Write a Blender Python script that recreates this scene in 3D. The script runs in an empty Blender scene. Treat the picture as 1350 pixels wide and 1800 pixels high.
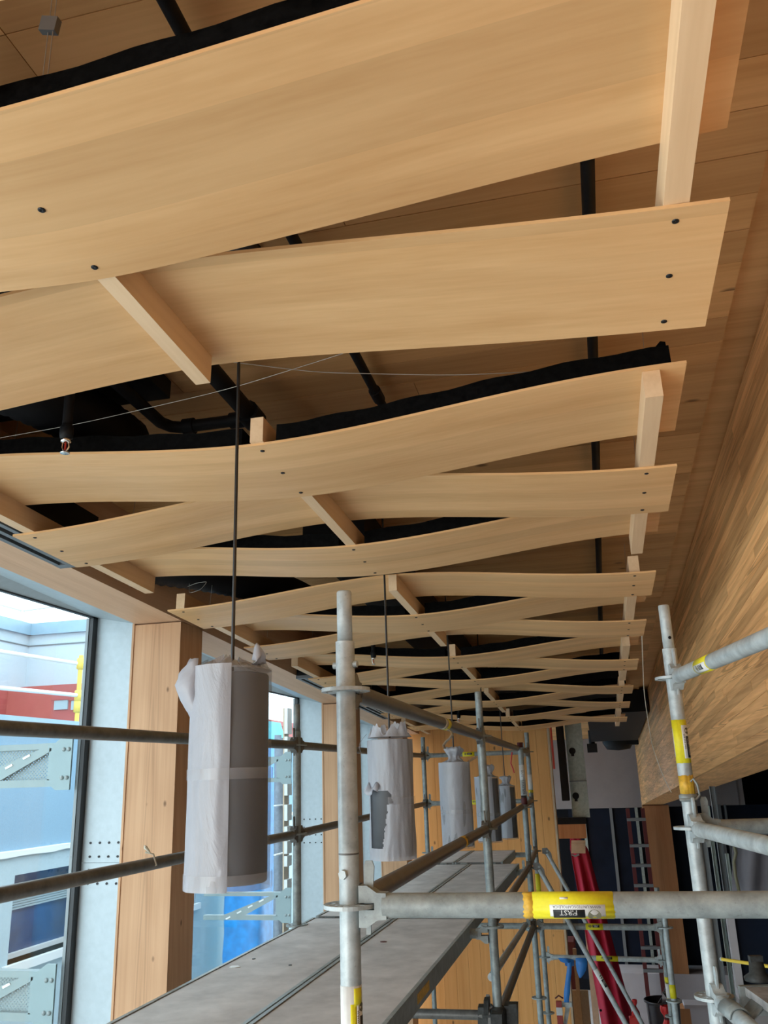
import bpy, math, random
from mathutils import Vector, Matrix
random.seed(7)
scn = bpy.context.scene
COL = scn.collection

# ---------------------------------------------------------------- camera
F, CX, CY = 1500.0, 675.0, 900.0            # focal length in pixels of a 1350 x 1800 frame
CAM = Vector((0, 0, 3.85))
def _cv(x, y): return Vector((x-CX, -(y-CY), -F))
_Y = _cv(1056, 1352).normalized()
_U = _Y.cross(_cv(-944, 1418)); _U.normalize()
if _U.y < 0: _U = -_U
_X = _Y.cross(_U)
ROT = Matrix((_X, _Y, _U))
cd = bpy.data.cameras.new('camera'); cam = bpy.data.objects.new('camera', cd); COL.objects.link(cam)
cd.sensor_fit = 'VERTICAL'; cd.sensor_height = 24.0; cd.lens = 24.0*F/1800.0
cd.clip_start = 0.02; cd.clip_end = 300
cam.matrix_world = Matrix.Translation(CAM) @ ROT.to_4x4()
scn.camera = cam

# ---------------------------------------------------------------- world, daylight, exposure
w = bpy.data.worlds.new('overcast_sky'); scn.world = w; w.use_nodes = True
bg = w.node_tree.nodes['Background']
bg.inputs[0].default_value = (0.84, 0.925, 1.0, 1); bg.inputs[1].default_value = 3.0
def area(name, loc, target, sx, sy, power, col):
    l = bpy.data.lights.new(name, 'AREA'); l.shape = 'RECTANGLE'; l.size = sx; l.size_y = sy
    l.energy = power; l.color = col
    o = bpy.data.objects.new(name, l); COL.objects.link(o); o.location = loc
    o.rotation_euler = (Vector(target)-Vector(loc)).to_track_quat('-Z', 'Y').to_euler()
    return o
area('fill_street_side', (-3.3, -1.5, 2.9), (1.2, 1.6, 4.1), 4.6, 3.4, 150, (1.0, 0.96, 0.90))   # added fill lamp, boosts the window daylight from behind the camera
scn.view_settings.view_transform = 'Standard'; scn.view_settings.look = 'None'
scn.view_settings.gamma = 1.0; scn.view_settings.use_curve_mapping = False
scn.view_settings.exposure = 0.38

# ---------------------------------------------------------------- geometry helpers
def ray(x, y): return (ROT @ _cv(x, y))/F
def onX(x, y, X): d = ray(x, y); return CAM + d*(X/d.x)
def onY(x, y, Y): d = ray(x, y); return CAM + d*(Y/d.y)
def onZ(x, y, z): d = ray(x, y); return CAM + d*((z-CAM.z)/d.z)
ALPHA = math.radians(3.2)                    # the roof and its slat ceiling fall gently away from the camera
DV = Vector((0, math.cos(ALPHA), -math.sin(ALPHA))); NV = Vector((0, math.sin(ALPHA), math.cos(ALPHA)))
def S(x, v, h): return CAM + Vector((x, 0, 0)) + DV*v + NV*h    # roof frame: across, along, above
def onH(x, y, h):
    d = ray(x, y); P = d*(h/d.dot(NV)); return P.x, P.dot(DV)
def SZ(y, h): return CAM.z + (h - math.sin(ALPHA)*y)/math.cos(ALPHA)   # height of roof-parallel plane h at depth y

ORG = {}
class MB:
    def __init__(s): s.v = []; s.f = []; s.sm = []
    def add(s, vs, fs, smooth=False):
        b = len(s.v); s.v += [Vector(p) for p in vs]
        for f in fs: s.f.append(tuple(i+b for i in f)); s.sm.append(smooth)
        return s
    def hexa(s, p):                      # 8 points: bottom 4 ccw, top 4 ccw
        return s.add(p, [(3,2,1,0),(4,5,6,7),(0,1,5,4),(1,2,6,5),(2,3,7,6),(3,0,4,7)])
    def box(s, x0, x1, y0, y1, z0, z1):
        return s.hexa([(x0,y0,z0),(x1,y0,z0),(x1,y1,z0),(x0,y1,z0),(x0,y0,z1),(x1,y0,z1),(x1,y1,z1),(x0,y1,z1)])
    def obox(s, c, ax, ay, az):          # centre and three half-axis vectors
        c = Vector(c); ax = Vector(ax); ay = Vector(ay); az = Vector(az)
        return s.hexa([c-ax-ay-az, c+ax-ay-az, c+ax+ay-az, c-ax+ay-az, c-ax-ay+az, c+ax-ay+az, c+ax+ay+az, c-ax+ay+az])
    def sbox(s, x0, x1, v0, v1, h0, h1): # box in the roof frame
        return s.hexa([S(x0,v0,h0),S(x1,v0,h0),S(x1,v1,h0),S(x0,v1,h0),S(x0,v0,h1),S(x1,v0,h1),S(x1,v1,h1),S(x0,v1,h1)])
    def tube(s, a, b, r, n=16, r2=None, cap=True):
        a = Vector(a); b = Vector(b); d = (b-a).normalized()
        u = d.orthogonal().normalized(); w_ = d.cross(u); r2 = r if r2 is None else r2
        vs = []
        for (c, rr) in ((a, r), (b, r2)):
            for i in range(n):
                t = 2*math.pi*i/n; vs.append(c + (u*math.cos(t)+w_*math.sin(t))*rr)
        s.add(vs, [(i, (i+1)%n, n+(i+1)%n, n+i) for i in range(n)], True)
        if cap: s.add(vs, [tuple(range(n-1,-1,-1)), tuple(range(n, 2*n))])
        return s
    def path(s, pts, r, n=8):
        pts = [Vector(p) for p in pts]; k = len(pts); vs = []; u = None
        for i, p in enumerate(pts):
            d = (pts[min(i+1,k-1)]-pts[max(i-1,0)]).normalized()
            u = d.orthogonal() if u is None else (u - d*u.dot(d))
            u.normalize(); w_ = d.cross(u)
            for j in range(n):
                t = 2*math.pi*j/n; rr = r[i] if isinstance(r, list) else r
                vs.append(p + (u*math.cos(t)+w_*math.sin(t))*rr)
        fs = [(i*n+j, i*n+(j+1)%n, (i+1)*n+(j+1)%n, (i+1)*n+j) for i in range(k-1) for j in range(n)]
        s.add(vs, fs, True); s.add(vs, [tuple(range(n-1,-1,-1)), tuple(range((k-1)*n, k*n))])
        return s
    def lathe(s, c, prof, n=32, axis=None, smooth=True):
        c = Vector(c); vs = []
        ax = Vector(axis).normalized() if axis else Vector((0,0,1))
        u = ax.orthogonal().normalized() if axis else Vector((1,0,0)); w_ = ax.cross(u)
        for (r, z) in prof:
            for i in range(n):
                t = 2*math.pi*i/n; vs.append(c + (u*math.cos(t)+w_*math.sin(t))*r + ax*z)
        return s.add(vs, [(j*n+i, j*n+(i+1)%n, (j+1)*n+(i+1)%n, (j+1)*n+i) for j in range(len(prof)-1) for i in range(n)], smooth)
    def extr(s, poly, d):                # polygon (3D points) extruded by d
        poly = [Vector(p) for p in poly]; d = Vector(d); n = len(poly)
        return s.add(poly+[p+d for p in poly], [tuple(range(n-1,-1,-1)), tuple(range(n,2*n))]+[(i,(i+1)%n,n+(i+1)%n,n+i) for i in range(n)])
    def grid(s, rows, smooth=True, close=False):
        k = len(rows[0]); vs = [p for r in rows for p in r]
        fs = [(j*k+i, j*k+i+1, (j+1)*k+i+1, (j+1)*k+i) for j in range(len(rows)-1) for i in range(k-1)]
        if close: fs += [(j*k+k-1, j*k, (j+1)*k, (j+1)*k+k-1) for j in range(len(rows)-1)]
        return s.add(vs, fs, smooth)
    def build(s, name, mat, parent=None, org=None):
        if parent is not None: o_ = ORG[parent.name]
        elif org is not None: o_ = Vector(org)
        else:
            o_ = Vector((sum(p.x for p in s.v)/len(s.v), sum(p.y for p in s.v)/len(s.v), min(p.z for p in s.v)))
        me = bpy.data.meshes.new(name); me.from_pydata([p-o_ for p in s.v], [], s.f)
        for p, m_ in zip(me.polygons, s.sm): p.use_smooth = m_
        me.materials.append(M[mat]); me.update()
        ob = bpy.data.objects.new(name, me); COL.objects.link(ob); ORG[ob.name] = o_.copy()
        if parent is not None: ob.parent = parent
        else: ob.location = o_
        return ob
def thing(name, loc, label, cat, group=None):
    o = bpy.data.objects.new(name, None); COL.objects.link(o); o.location = loc; o.empty_display_size = 0.05
    ORG[o.name] = Vector(loc)
    return tag(o, label, cat, group)
def tag(o, label, cat, group=None):
    o['label'] = label; o['category'] = cat
    if group: o['group'] = group
    return o
def struct(o): o['kind'] = 'structure'; return o
def solid(o, t): 
    m = o.modifiers.new('thick', 'SOLIDIFY'); m.thickness = t; m.offset = 0; return o

# ---------------------------------------------------------------- materials
M = {}
def newmat(name):
    m = bpy.data.materials.new(name); m.use_nodes = True; nt = m.node_tree
    for n in list(nt.nodes): nt.nodes.remove(n)
    out = nt.nodes.new('ShaderNodeOutputMaterial'); p = nt.nodes.new('ShaderNodeBsdfPrincipled')
    nt.links.new(p.outputs[0], out.inputs[0]); M[name] = m
    return m, nt, p, out
class NT:
    def __init__(s, nt): s.nt = nt
    def n(s, t, **kw):
        x = s.nt.nodes.new(t)
        for k, v in kw.items(): setattr(x, k, v)
        return x
    def l(s, a, b): s.nt.links.new(a, b)
    def math(s, op, a, b=None):
        x = s.n('ShaderNodeMath', operation=op)
        for i, q in enumerate((a, b)):
            if q is None: continue
            if isinstance(q, (int, float)): x.inputs[i].default_value = q
            else: s.l(q, x.inputs[i])
        return x.outputs[0]
    def ramp(s, fac, stops):
        r = s.n('ShaderNodeValToRGB'); s.l(fac, r.inputs[0]); e = r.color_ramp.elements
        while len(e) < len(stops): e.new(0.5)
        for el, (p, c) in zip(e, stops): el.position = p; el.color = (*c, 1) if len(c) == 3 else c
        return r.outputs[0]
    def noise(s, vec, scale, detail=3, rough=0.5, dist=0):
        x = s.n('ShaderNodeTexNoise'); s.l(vec, x.inputs['Vector']); x.inputs['Scale'].default_value = scale
        x.inputs['Detail'].default_value = detail; x.inputs['Roughness'].default_value = rough; x.inputs['Distortion'].default_value = dist
        return x.outputs[0]
    def mix(s, fac, a, b, mode='MIX'):
        x = s.n('ShaderNodeMix', data_type='RGBA', blend_type=mode)
        if isinstance(fac, (int, float)): x.inputs[0].default_value = fac
        else: s.l(fac, x.inputs[0])
        for i, q in ((6, a), (7, b)):
            if isinstance(q, tuple): x.inputs[i].default_value = (*q, 1)
            else: s.l(q, x.inputs[i])
        return x.outputs[2]
    def coords(s, scale, rnd=True):
        tc = s.n('ShaderNodeTexCoord'); mp = s.n('ShaderNodeMapping'); mp.inputs['Scale'].default_value = scale
        s.l(tc.outputs['Object'], mp.inputs['Vector'])
        if rnd:
            oi = s.n('ShaderNodeObjectInfo'); cb = s.n('ShaderNodeCombineXYZ')
            k = s.math('MULTIPLY', oi.outputs['Random'], 37.0)
            for i in range(3): s.l(k, cb.inputs[i])
            s.l(cb.outputs[0], mp.inputs['Location'])
            return mp.outputs[0], oi.outputs['Random'], tc.outputs['Object']
        return mp.outputs[0], None, tc.outputs['Object']
def plain(name, col, rough=0.6, metal=0.0, var=0.0, scale=8, bump=0.0, spec=None):
    m, nt, p, out = newmat(name); t = NT(nt)
    p.inputs['Roughness'].default_value = rough; p.inputs['Metallic'].default_value = metal
    if spec is not None: p.inputs['Specular IOR Level'].default_value = spec
    vec, r, o = t.coords((1,1,1), False)
    n = t.noise(vec, scale, 4, 0.6)
    lo = tuple(c*(1-var) for c in col); hi = tuple(min(1, c*(1+var)) for c in col)
    t.l(t.ramp(n, [(0.3, lo), (0.7, hi)]), p.inputs['Base Color'])
    if bump:
        b = t.n('ShaderNodeBump'); b.inputs['Strength'].default_value = bump; b.inputs['Distance'].default_value = 0.004
        t.l(n, b.inputs['Height']); t.l(b.outputs[0], p.inputs['Normal'])
    return m
def wood(name, dark, light, axis, rough=0.5, strip=0.0, stripaxis=1, knots=0.0, rnd=0.25, cath=0.0, gscale=14, knotcol=(0.10,0.045,0.02), arch=None):
    m, nt, p, out = newmat(name); t = NT(nt)
    p.inputs['Roughness'].default_value = rough; p.inputs['Specular IOR Level'].default_value = 0.25
    sc = [gscale]*3; sc[axis] = 0.55
    vec, r, obj = t.coords(tuple(sc))
    n1 = t.noise(vec, 1.0, 4, 0.6, 0.3)
    sc2 = [90]*3; sc2[axis] = 2.2
    vec2, _, _ = t.coords(tuple(sc2))
    n2 = t.noise(vec2, 1.0, 2, 0.5)
    f = t.math('ADD', t.math('MULTIPLY', n1, 0.75), t.math('MULTIPLY', n2, 0.25))
    if cath:
        sc3 = [9]*3; sc3[axis] = 0.8
        vec3, _, _ = t.coords(tuple(sc3))
        wv = t.n('ShaderNodeTexWave', wave_type='RINGS'); t.l(vec3, wv.inputs['Vector'])
        wv.inputs['Scale'].default_value = 1.1; wv.inputs['Distortion'].default_value = 5.0; wv.inputs['Detail'].default_value = 2.5; wv.inputs['Detail Scale'].default_value = 0.7
        f = t.math('ADD', t.math('MULTIPLY', f, 1-cath), t.math('MULTIPLY', wv.outputs['Fac'], cath))
    col = t.ramp(f, [(0.28, dark), (0.62, light)])
    val = t.math('ADD', t.math('MULTIPLY', r, rnd), 1-rnd/2)
    if strip:
        sx = t.n('ShaderNodeSeparateXYZ'); t.l(obj, sx.inputs[0])
        fl = t.math('FLOOR', t.math('ADD', t.math('MULTIPLY', sx.outputs[stripaxis], 1/strip), t.math('MULTIPLY', r, 9.0)))
        wn = t.n('ShaderNodeTexWhiteNoise', noise_dimensions='1D'); t.l(t.math('ADD', fl, t.math('MULTIPLY', r, 100.0)), wn.inputs['W'])
        val = t.math('MULTIPLY', val, t.math('ADD', t.math('MULTIPLY', wn.outputs['Value'], 0.19), 0.90))
    hs = t.n('ShaderNodeHueSaturation'); t.l(col, hs.inputs['Color']); t.l(val, hs.inputs['Value'])
    col = hs.outputs[0]
    if knots:
        sc4 = [1.0]*3; sc4[axis] = 0.55
        vec4, _, _ = t.coords(tuple(sc4))
        vo = t.n('ShaderNodeTexVoronoi'); t.l(vec4, vo.inputs['Vector']); vo.inputs['Scale'].default_value = knots
        kf = t.ramp(vo.outputs['Distance'], [(0.035, (1,1,1)), (0.085, (0,0,0))])
        col = t.mix(t.math('MULTIPLY', kf, 0.75), col, knotcol)
    if arch:      # plain-sawn figure: nested arches down the middle of the face
        cr, hw, fr_, gate, off = arch
        sx = t.n('ShaderNodeSeparateXYZ'); t.l(obj, sx.inputs[0])
        q = t.math('MULTIPLY', t.math('SUBTRACT', sx.outputs[cr], off), 1/hw)
        nn = t.noise(vec, 0.7, 2, 0.5)
        ph = t.math('ADD', t.math('ADD', t.math('MULTIPLY', t.math('MULTIPLY', q, q), 16.0), t.math('MULTIPLY', sx.outputs[axis], fr_)), t.math('MULTIPLY', nn, 14.0))
        ln = t.ramp(t.math('ADD', t.math('MULTIPLY', t.math('SINE', t.math('ADD', ph, t.math('MULTIPLY', r, 40.0))), 0.5), 0.5), [(0.55, (0,0,0)), (0.9, (1,1,1))])
        mk = t.ramp(t.math('ABSOLUTE', q), [(0.55, (1,1,1)), (1.0, (0,0,0))])
        k = t.math('MULTIPLY', t.math('MULTIPLY', ln, mk), 0.55 if gate else 0.28)
        if gate: k = t.math('MULTIPLY', k, t.math('GREATER_THAN', t.math('FRACT', t.math('MULTIPLY', r, 17.3)), gate))
        col = t.mix(k, col, tuple(c*0.55 for c in dark))
    t.l(col, p.inputs['Base Color'])
    b = t.n('ShaderNodeBump'); b.inputs['Strength'].default_value = 0.08; b.inputs['Distance'].default_value = 0.002
    t.l(n2, b.inputs['Height']); t.l(b.outputs[0], p.inputs['Normal'])
    return m
def galv(name, lo, hi, metal=0.75, rough=0.42, stain=(0.20,0.17,0.14), amt=0.35, scale=22):
    m, nt, p, out = newmat(name); t = NT(nt)
    vec, r, obj = t.coords((1,1,1))
    n = t.noise(vec, scale, 6, 0.65); n2 = t.noise(vec, 6, 5, 0.7); n3 = t.noise(vec, 120, 2, 0.6)
    c = t.ramp(n, [(0.3, lo), (0.68, hi)])
    k = t.ramp(n2, [(0.52, (0,0,0)), (0.74, (1,1,1))])
    c = t.mix(t.math('MULTIPLY', k, amt), c, stain)
    k2 = t.ramp(n3, [(0.66, (0,0,0)), (0.72, (1,1,1))])
    c = t.mix(t.math('MULTIPLY', k2, amt*0.8), c, (0.12,0.11,0.10))
    t.l(c, p.inputs['Base Color']); p.inputs['Metallic'].default_value = metal
    rr = t.math('ADD', t.math('MULTIPLY', n, 0.3), rough-0.15); t.l(rr, p.inputs['Roughness'])
    return m
def film(name, col, alpha, transl=0.4, rough=0.5, gloss=0.15, crinkle=0.4, cscale=18):
    m, nt, p, out = newmat(name); t = NT(nt); nt.nodes.remove(p)
    d = t.n('ShaderNodeBsdfDiffuse'); d.inputs[0].default_value = (*col, 1)
    tr = t.n('ShaderNodeBsdfTranslucent'); tr.inputs[0].default_value = (*col, 1)
    tp = t.n('ShaderNodeBsdfTransparent'); g = t.n('ShaderNodeBsdfGlossy'); g.inputs['Roughness'].default_value = rough
    vec, r, o = t.coords((1,1,0.35))
    n = t.noise(vec, cscale, 5, 0.65, 1.2)
    b = t.n('ShaderNodeBump'); b.inputs['Strength'].default_value = crinkle; b.inputs['Distance'].default_value = 0.006
    t.l(n, b.inputs['Height'])
    for x in (d, tr, g): t.l(b.outputs[0], x.inputs['Normal'])
    m1 = t.n('ShaderNodeMixShader'); m1.inputs[0].default_value = transl; t.l(d.outputs[0], m1.inputs[1]); t.l(tr.outputs[0], m1.inputs[2])
    m2 = t.n('ShaderNodeMixShader'); m2.inputs[0].default_value = gloss; t.l(m1.outputs[0], m2.inputs[1]); t.l(g.outputs[0], m2.inputs[2])
    m3 = t.n('ShaderNodeMixShader')
    al = t.math('ADD', t.math('MULTIPLY', n, 0.3), alpha-0.15); t.l(al, m3.inputs[0])
    t.l(tp.outputs[0], m3.inputs[1]); t.l(m2.outputs[0], m3.inputs[2]); t.l(m3.outputs[0], out.inputs[0])
    return m
def glassmat(name, tint, refl=0.06):
    m, nt, p, out = newmat(name); t = NT(nt); nt.nodes.remove(p)
    tp = t.n('ShaderNodeBsdfTransparent'); tp.inputs[0].default_value = (*tint, 1)
    g = t.n('ShaderNodeBsdfGlossy'); g.inputs['Roughness'].default_value = 0.02
    fr = t.n('ShaderNodeFresnel'); fr.inputs[0].default_value = 1.45
    mx = t.n('ShaderNodeMixShader'); t.l(t.math('MINIMUM', t.math('MULTIPLY', fr.outputs[0], 0.6), refl*2), mx.inputs[0])
    t.l(tp.outputs[0], mx.inputs[1]); t.l(g.outputs[0], mx.inputs[2]); t.l(mx.outputs[0], out.inputs[0])
    return m

wood('slat_fir', (0.60,0.335,0.140), (0.75,0.465,0.225), 0, 0.45, strip=0.082, stripaxis=1, rnd=0.08, gscale=9)
wood('bar_fir', (0.66,0.44,0.25), (0.80,0.575,0.36), 1, 0.5, rnd=0.08, gscale=12)
wood('ceiling_board', (0.52,0.27,0.095), (0.70,0.40,0.17), 0, 0.55, knots=4.5, rnd=0.30, gscale=14)
wood('beam_board', (0.54,0.25,0.085), (0.87,0.485,0.205), 1, 0.5, rnd=0.5, gscale=60, cath=0.08, arch=(2, 0.024, 16.0, 0.45, 0.0))
wood('end_wall_board', (0.76,0.345,0.10), (0.88,0.45,0.155), 2, 0.55, knots=5.5, rnd=0.14, gscale=22)
wood('column_fir', (0.50,0.275,0.145), (0.63,0.375,0.215), 2, 0.55, knots=8.0, rnd=0.05, gscale=30, cath=0.08, arch=(0, 0.045, 9.0, 0, 0.0))
wood('header_fir', (0.58,0.34,0.20), (0.72,0.46,0.29), 1, 0.55, knots=2.0, rnd=0.05, gscale=10)
wood('post_red_fir', (0.40,0.17,0.07), (0.52,0.25,0.11), 2, 0.55, knots=2.0, rnd=0.05, gscale=12)
plain('scorch', (0.20,0.13,0.09), 0.7, var=0.3)
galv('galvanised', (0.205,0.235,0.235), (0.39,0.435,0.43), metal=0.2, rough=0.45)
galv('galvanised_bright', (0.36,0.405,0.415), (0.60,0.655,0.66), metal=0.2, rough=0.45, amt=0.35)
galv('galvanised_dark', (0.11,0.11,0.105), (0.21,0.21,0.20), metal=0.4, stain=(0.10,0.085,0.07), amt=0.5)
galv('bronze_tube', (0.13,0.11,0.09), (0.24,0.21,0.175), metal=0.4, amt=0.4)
galv('stud_steel', (0.30,0.37,0.35), (0.48,0.56,0.53), metal=0.7, amt=0.2)
plain('cast_dark', (0.07,0.075,0.075), 0.55, 0.5, 0.3, 60)
plain('black_paint', (0.009,0.0095,0.011), 0.55, 0.0, 0.3, spec=0.2)
plain('black_felt', (0.005,0.005,0.005), 0.95, 0.0, 0.4, 60, 0.4, spec=0.0)
plain('black_rod', (0.015,0.014,0.014), 0.35)
plain('screw_black', (0.02,0.02,0.022), 0.4, 0.6)
plain('wire_steel', (0.42,0.40,0.36), 0.4, 0.6)
plain('white_cord', (0.75,0.68,0.56), 0.7)
plain('chrome', (0.80,0.78,0.74), 0.18, 1.0)
plain('bulb_red', (0.35,0.03,0.02), 0.1)
plain('aluminium_panel', (0.43,0.50,0.54), 0.5, 0.2, 0.05, 30)
plain('frame_black', (0.02,0.022,0.025), 0.45)
plain('frame_grey', (0.20,0.22,0.23), 0.45, 0.4)
plain('diffuser_grey', (0.16,0.17,0.18), 0.45, 0.3, 0.05)
plain('diffuser_slot', (0.012,0.012,0.014), 0.7)
plain('shade_grey', (0.055,0.058,0.065), 0.5, 0.0, 0.1)
plain('deck_ply', (0.55,0.52,0.50), 0.75, 0.0, 0.18, 7, 0.15)
plain('deck_ply_worn', (0.36,0.35,0.34), 0.75, 0.0, 0.4, 14, 0.3)
plain('sticker_yellow', (0.83,0.72,0.02), 0.5, 0.0, 0.06, 90)
plain('sticker_amber', (0.72,0.42,0.04), 0.5, 0.0, 0.25, 60)
plain('sticker_white', (0.80,0.80,0.77), 0.5, 0.0, 0.05, 60)
plain('sticker_black', (0.02,0.02,0.022), 0.5)
plain('badge_olive', (0.16,0.15,0.09), 0.5)
plain('clear_tape', (0.65,0.60,0.48), 0.25)
plain('drywall', (0.30,0.275,0.27), 0.85, 0.0, 0.06, 4)
plain('drywall_white', (0.48,0.45,0.46), 0.85, 0.0, 0.06, 4)
plain('dark_room', (0.012,0.012,0.014), 0.9, spec=0.1)  # near-black surfaces stand in for the shade of the unlit room
plain('night_glass', (0.007,0.012,0.024), 0.35, 0.0, 0.3, 3, spec=0.15)
plain('red_cloth', (0.40,0.008,0.035), 0.65, 0.0, 0.15, 5)
plain('red_plastic', (0.62,0.03,0.03), 0.4)
plain('red_paint', (0.42,0.06,0.05), 0.5)
plain('dark_red', (0.10,0.012,0.012), 0.6)
plain('chipboard', (0.33,0.24,0.15), 0.8, 0.0, 0.12, 40)
plain('lumber_pale', (0.60,0.45,0.30), 0.7, 0.0, 0.1, 12)
plain('bin_black', (0.018,0.016,0.02), 0.35)
plain('foil', (0.7,0.7,0.72), 0.2, 0.9)
plain('blue_ribbon', (0.04,0.22,0.62), 0.3)
plain('yellow_pole', (0.78,0.55,0.05), 0.45)
plain('yellow_paint', (0.80,0.60,0.10), 0.45)
plain('grey_sheet', (0.16,0.155,0.175), 0.85, 0.0, 0.2, 3)
plain('concrete', (0.55,0.52,0.49), 0.8, 0.0, 0.12, 3)
plain('stucco_pale', (0.52,0.62,0.68), 0.85, 0.0, 0.04, 30)
plain('stucco_blue', (0.24,0.39,0.52), 0.9, 0.0, 0.07, 50)
plain('stucco_light', (0.46,0.58,0.64), 0.9, 0.0, 0.05, 50)
plain('red_cladding', (0.42,0.09,0.08), 0.6, 0.0, 0.05, 4)
plain('flashing_blue', (0.30,0.44,0.54), 0.4, 0.2, 0.05)
plain('white_trim', (0.80,0.82,0.82), 0.6)
plain('blue_glass', (0.015,0.07,0.19), 0.15, 0.0, 0.4, 1.5)
plain('blind_grey', (0.36,0.47,0.52), 0.7)
plain('blue_wrap', (0.015,0.33,0.86), 0.35, 0.0, 0.22, 6, 0.5)
plain('cyan_wrap', (0.05,0.55,0.68), 0.4, 0.0, 0.2, 6, 0.5)
plain('slate_roll', (0.22,0.26,0.32), 0.6, 0.0, 0.2, 20)
plain('bounce_ground', (0.52,0.52,0.50), 0.9)  # ground colour kept pale to bounce daylight up through the windows
plain('shade_metal', (0.21,0.275,0.285), 0.45, 0.4, 0.06)
glassmat('window_glass', (0.90,0.96,0.97), 0.05)
film('tissue_thin', (0.38,0.395,0.42), 0.34, 0.3, 0.4, 0.05, 0.06, 5)
film('tissue_white', (0.60,0.625,0.69), 0.88, 0.40, 0.35, 0.06, 0.9, 11)
film('tissue_tape', (0.62,0.63,0.66), 0.30, 0.3, 0.25, 0.12, 0.15, 8)

# ---------------------------------------------------------------- setting: floor, roof, walls
XW, HC, HB = 0.62, 1.455, 0.285       # right beam face, ceiling and beam underside in the roof frame
XC, XCL, XG = -2.10, -2.37, -2.597     # column room face, column street face, glazing line
fl = MB().box(-2.9, 5.0, -4.0, 18.0, -0.15, 0.0).build('floor', 'concrete'); struct(fl)
ceil = MB().sbox(-2.9, 5.0, -3.2, 18.0, HC+0.03, HC+0.25).build('ceiling', 'ceiling_board', org=S(0,0,HC)); struct(ceil)
BW = 0.142; meshes = {}
def board_mesh(key, mk, mat):
    if key not in meshes:
        mb = mk(); me = bpy.data.meshes.new(key[0]); me.from_pydata([tuple(p) for p in mb.v], [], mb.f); me.materials.append(M[mat]); meshes[key] = me
    return meshes[key]
def ceil_board(L):
    def mk():
        b = MB(); u = DV*(BW/2-0.0012); n = NV*0.0145; x = Vector((L/2-0.001, 0, 0)); b.obox((0,0,0), x, u, n); return b
    return mk
nrow = int(18.6/BW)
for i in range(nrow):
    v = -1.6 + i*BW; x = XC - 0.1
    cuts = random.choice([[2.72], [1.22, 1.5], [1.7, 1.02], [0.9, 1.82]]) if v > 0 and v < 9 else [2.72]
    for L in cuts:
        me = board_mesh(('board', 'c', L), ceil_board(L), 'ceiling_board')
        o = bpy.data.objects.new('board', me); COL.objects.link(o); o.parent = ceil
        o.location = S(x+L/2, v, HC+0.0145+random.uniform(0, 0.002)) - ORG[ceil.name]; x += L
struct(MB().box(-2.9, 5.05, -4.1, -3.95, 0, 5.8).build('wall_front', 'drywall_white'))
# deep laminated timber beam along the right hand side
wr = MB().sbox(XW+0.02, XW+0.34, -1.5, 16.0, HB, HC+0.03).build('wall_right', 'beam_board', org=S(XW, 0, HB)); struct(wr)
LH = (HC-HB)/29
def beam_board(L):
    def mk():
        b = MB(); b.obox((0,0,0), (0.011,0,0), DV*(L/2-0.0006), NV*(LH/2-0.0004)); return b
    return mk
for i in range(29):
    v = -1.5; first = True
    while v < 15.95:
        L = random.choice([1.6, 2.1, 2.6]) if not first else random.choice([0.7, 1.2, 1.6, 2.1, 2.6]); first = False; L = L if v+L < 15.9 else max(0.2, round(15.98-v, 1))
        me = board_mesh(('board', 'w', L), beam_board(L), 'beam_board')
        o = bpy.data.objects.new('board', me); COL.objects.link(o); o.parent = wr
        o.location = S(XW+0.011-random.uniform(0, 0.0016), v+L/2, HB+LH*(i+0.5)) - ORG[wr.name]; v += L
# post that carries the far end of that beam
zt = SZ(16.0, HB)
struct(MB().box(XW+0.0, XW+0.42, 15.75, 16.15, 0, zt).build('trim_1', 'post_red_fir'))
# timber wall that closes the hall
YE = 10.5
we = MB().box(-2.3, -0.57, YE+0.03, YE+0.2, 0, SZ(YE, HC)).build('wall_back', 'end_wall_board'); struct(we)
xb = -2.22; i = 0
while xb < -0.575:
    wd = min(random.choice([0.125, 0.14, 0.15]), -0.57-xb)
    ztop = SZ(YE, HC)-0.02; zc = random.uniform(0.8, 3.6)
    for (a, b) in ((0.0, zc), (zc, ztop)):
        MB().box(xb+0.0008, xb+wd-0.0008, YE+0.003-random.uniform(0,0.0015), YE+0.03, a+0.0005, b-0.0005).build('board', 'end_wall_board', we)
    xb += wd
struct(MB().box(-0.57, -0.548, YE-0.004, YE+0.2, 0, SZ(YE,HC)-0.02).build('trim_2', 'lumber_pale'))

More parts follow.
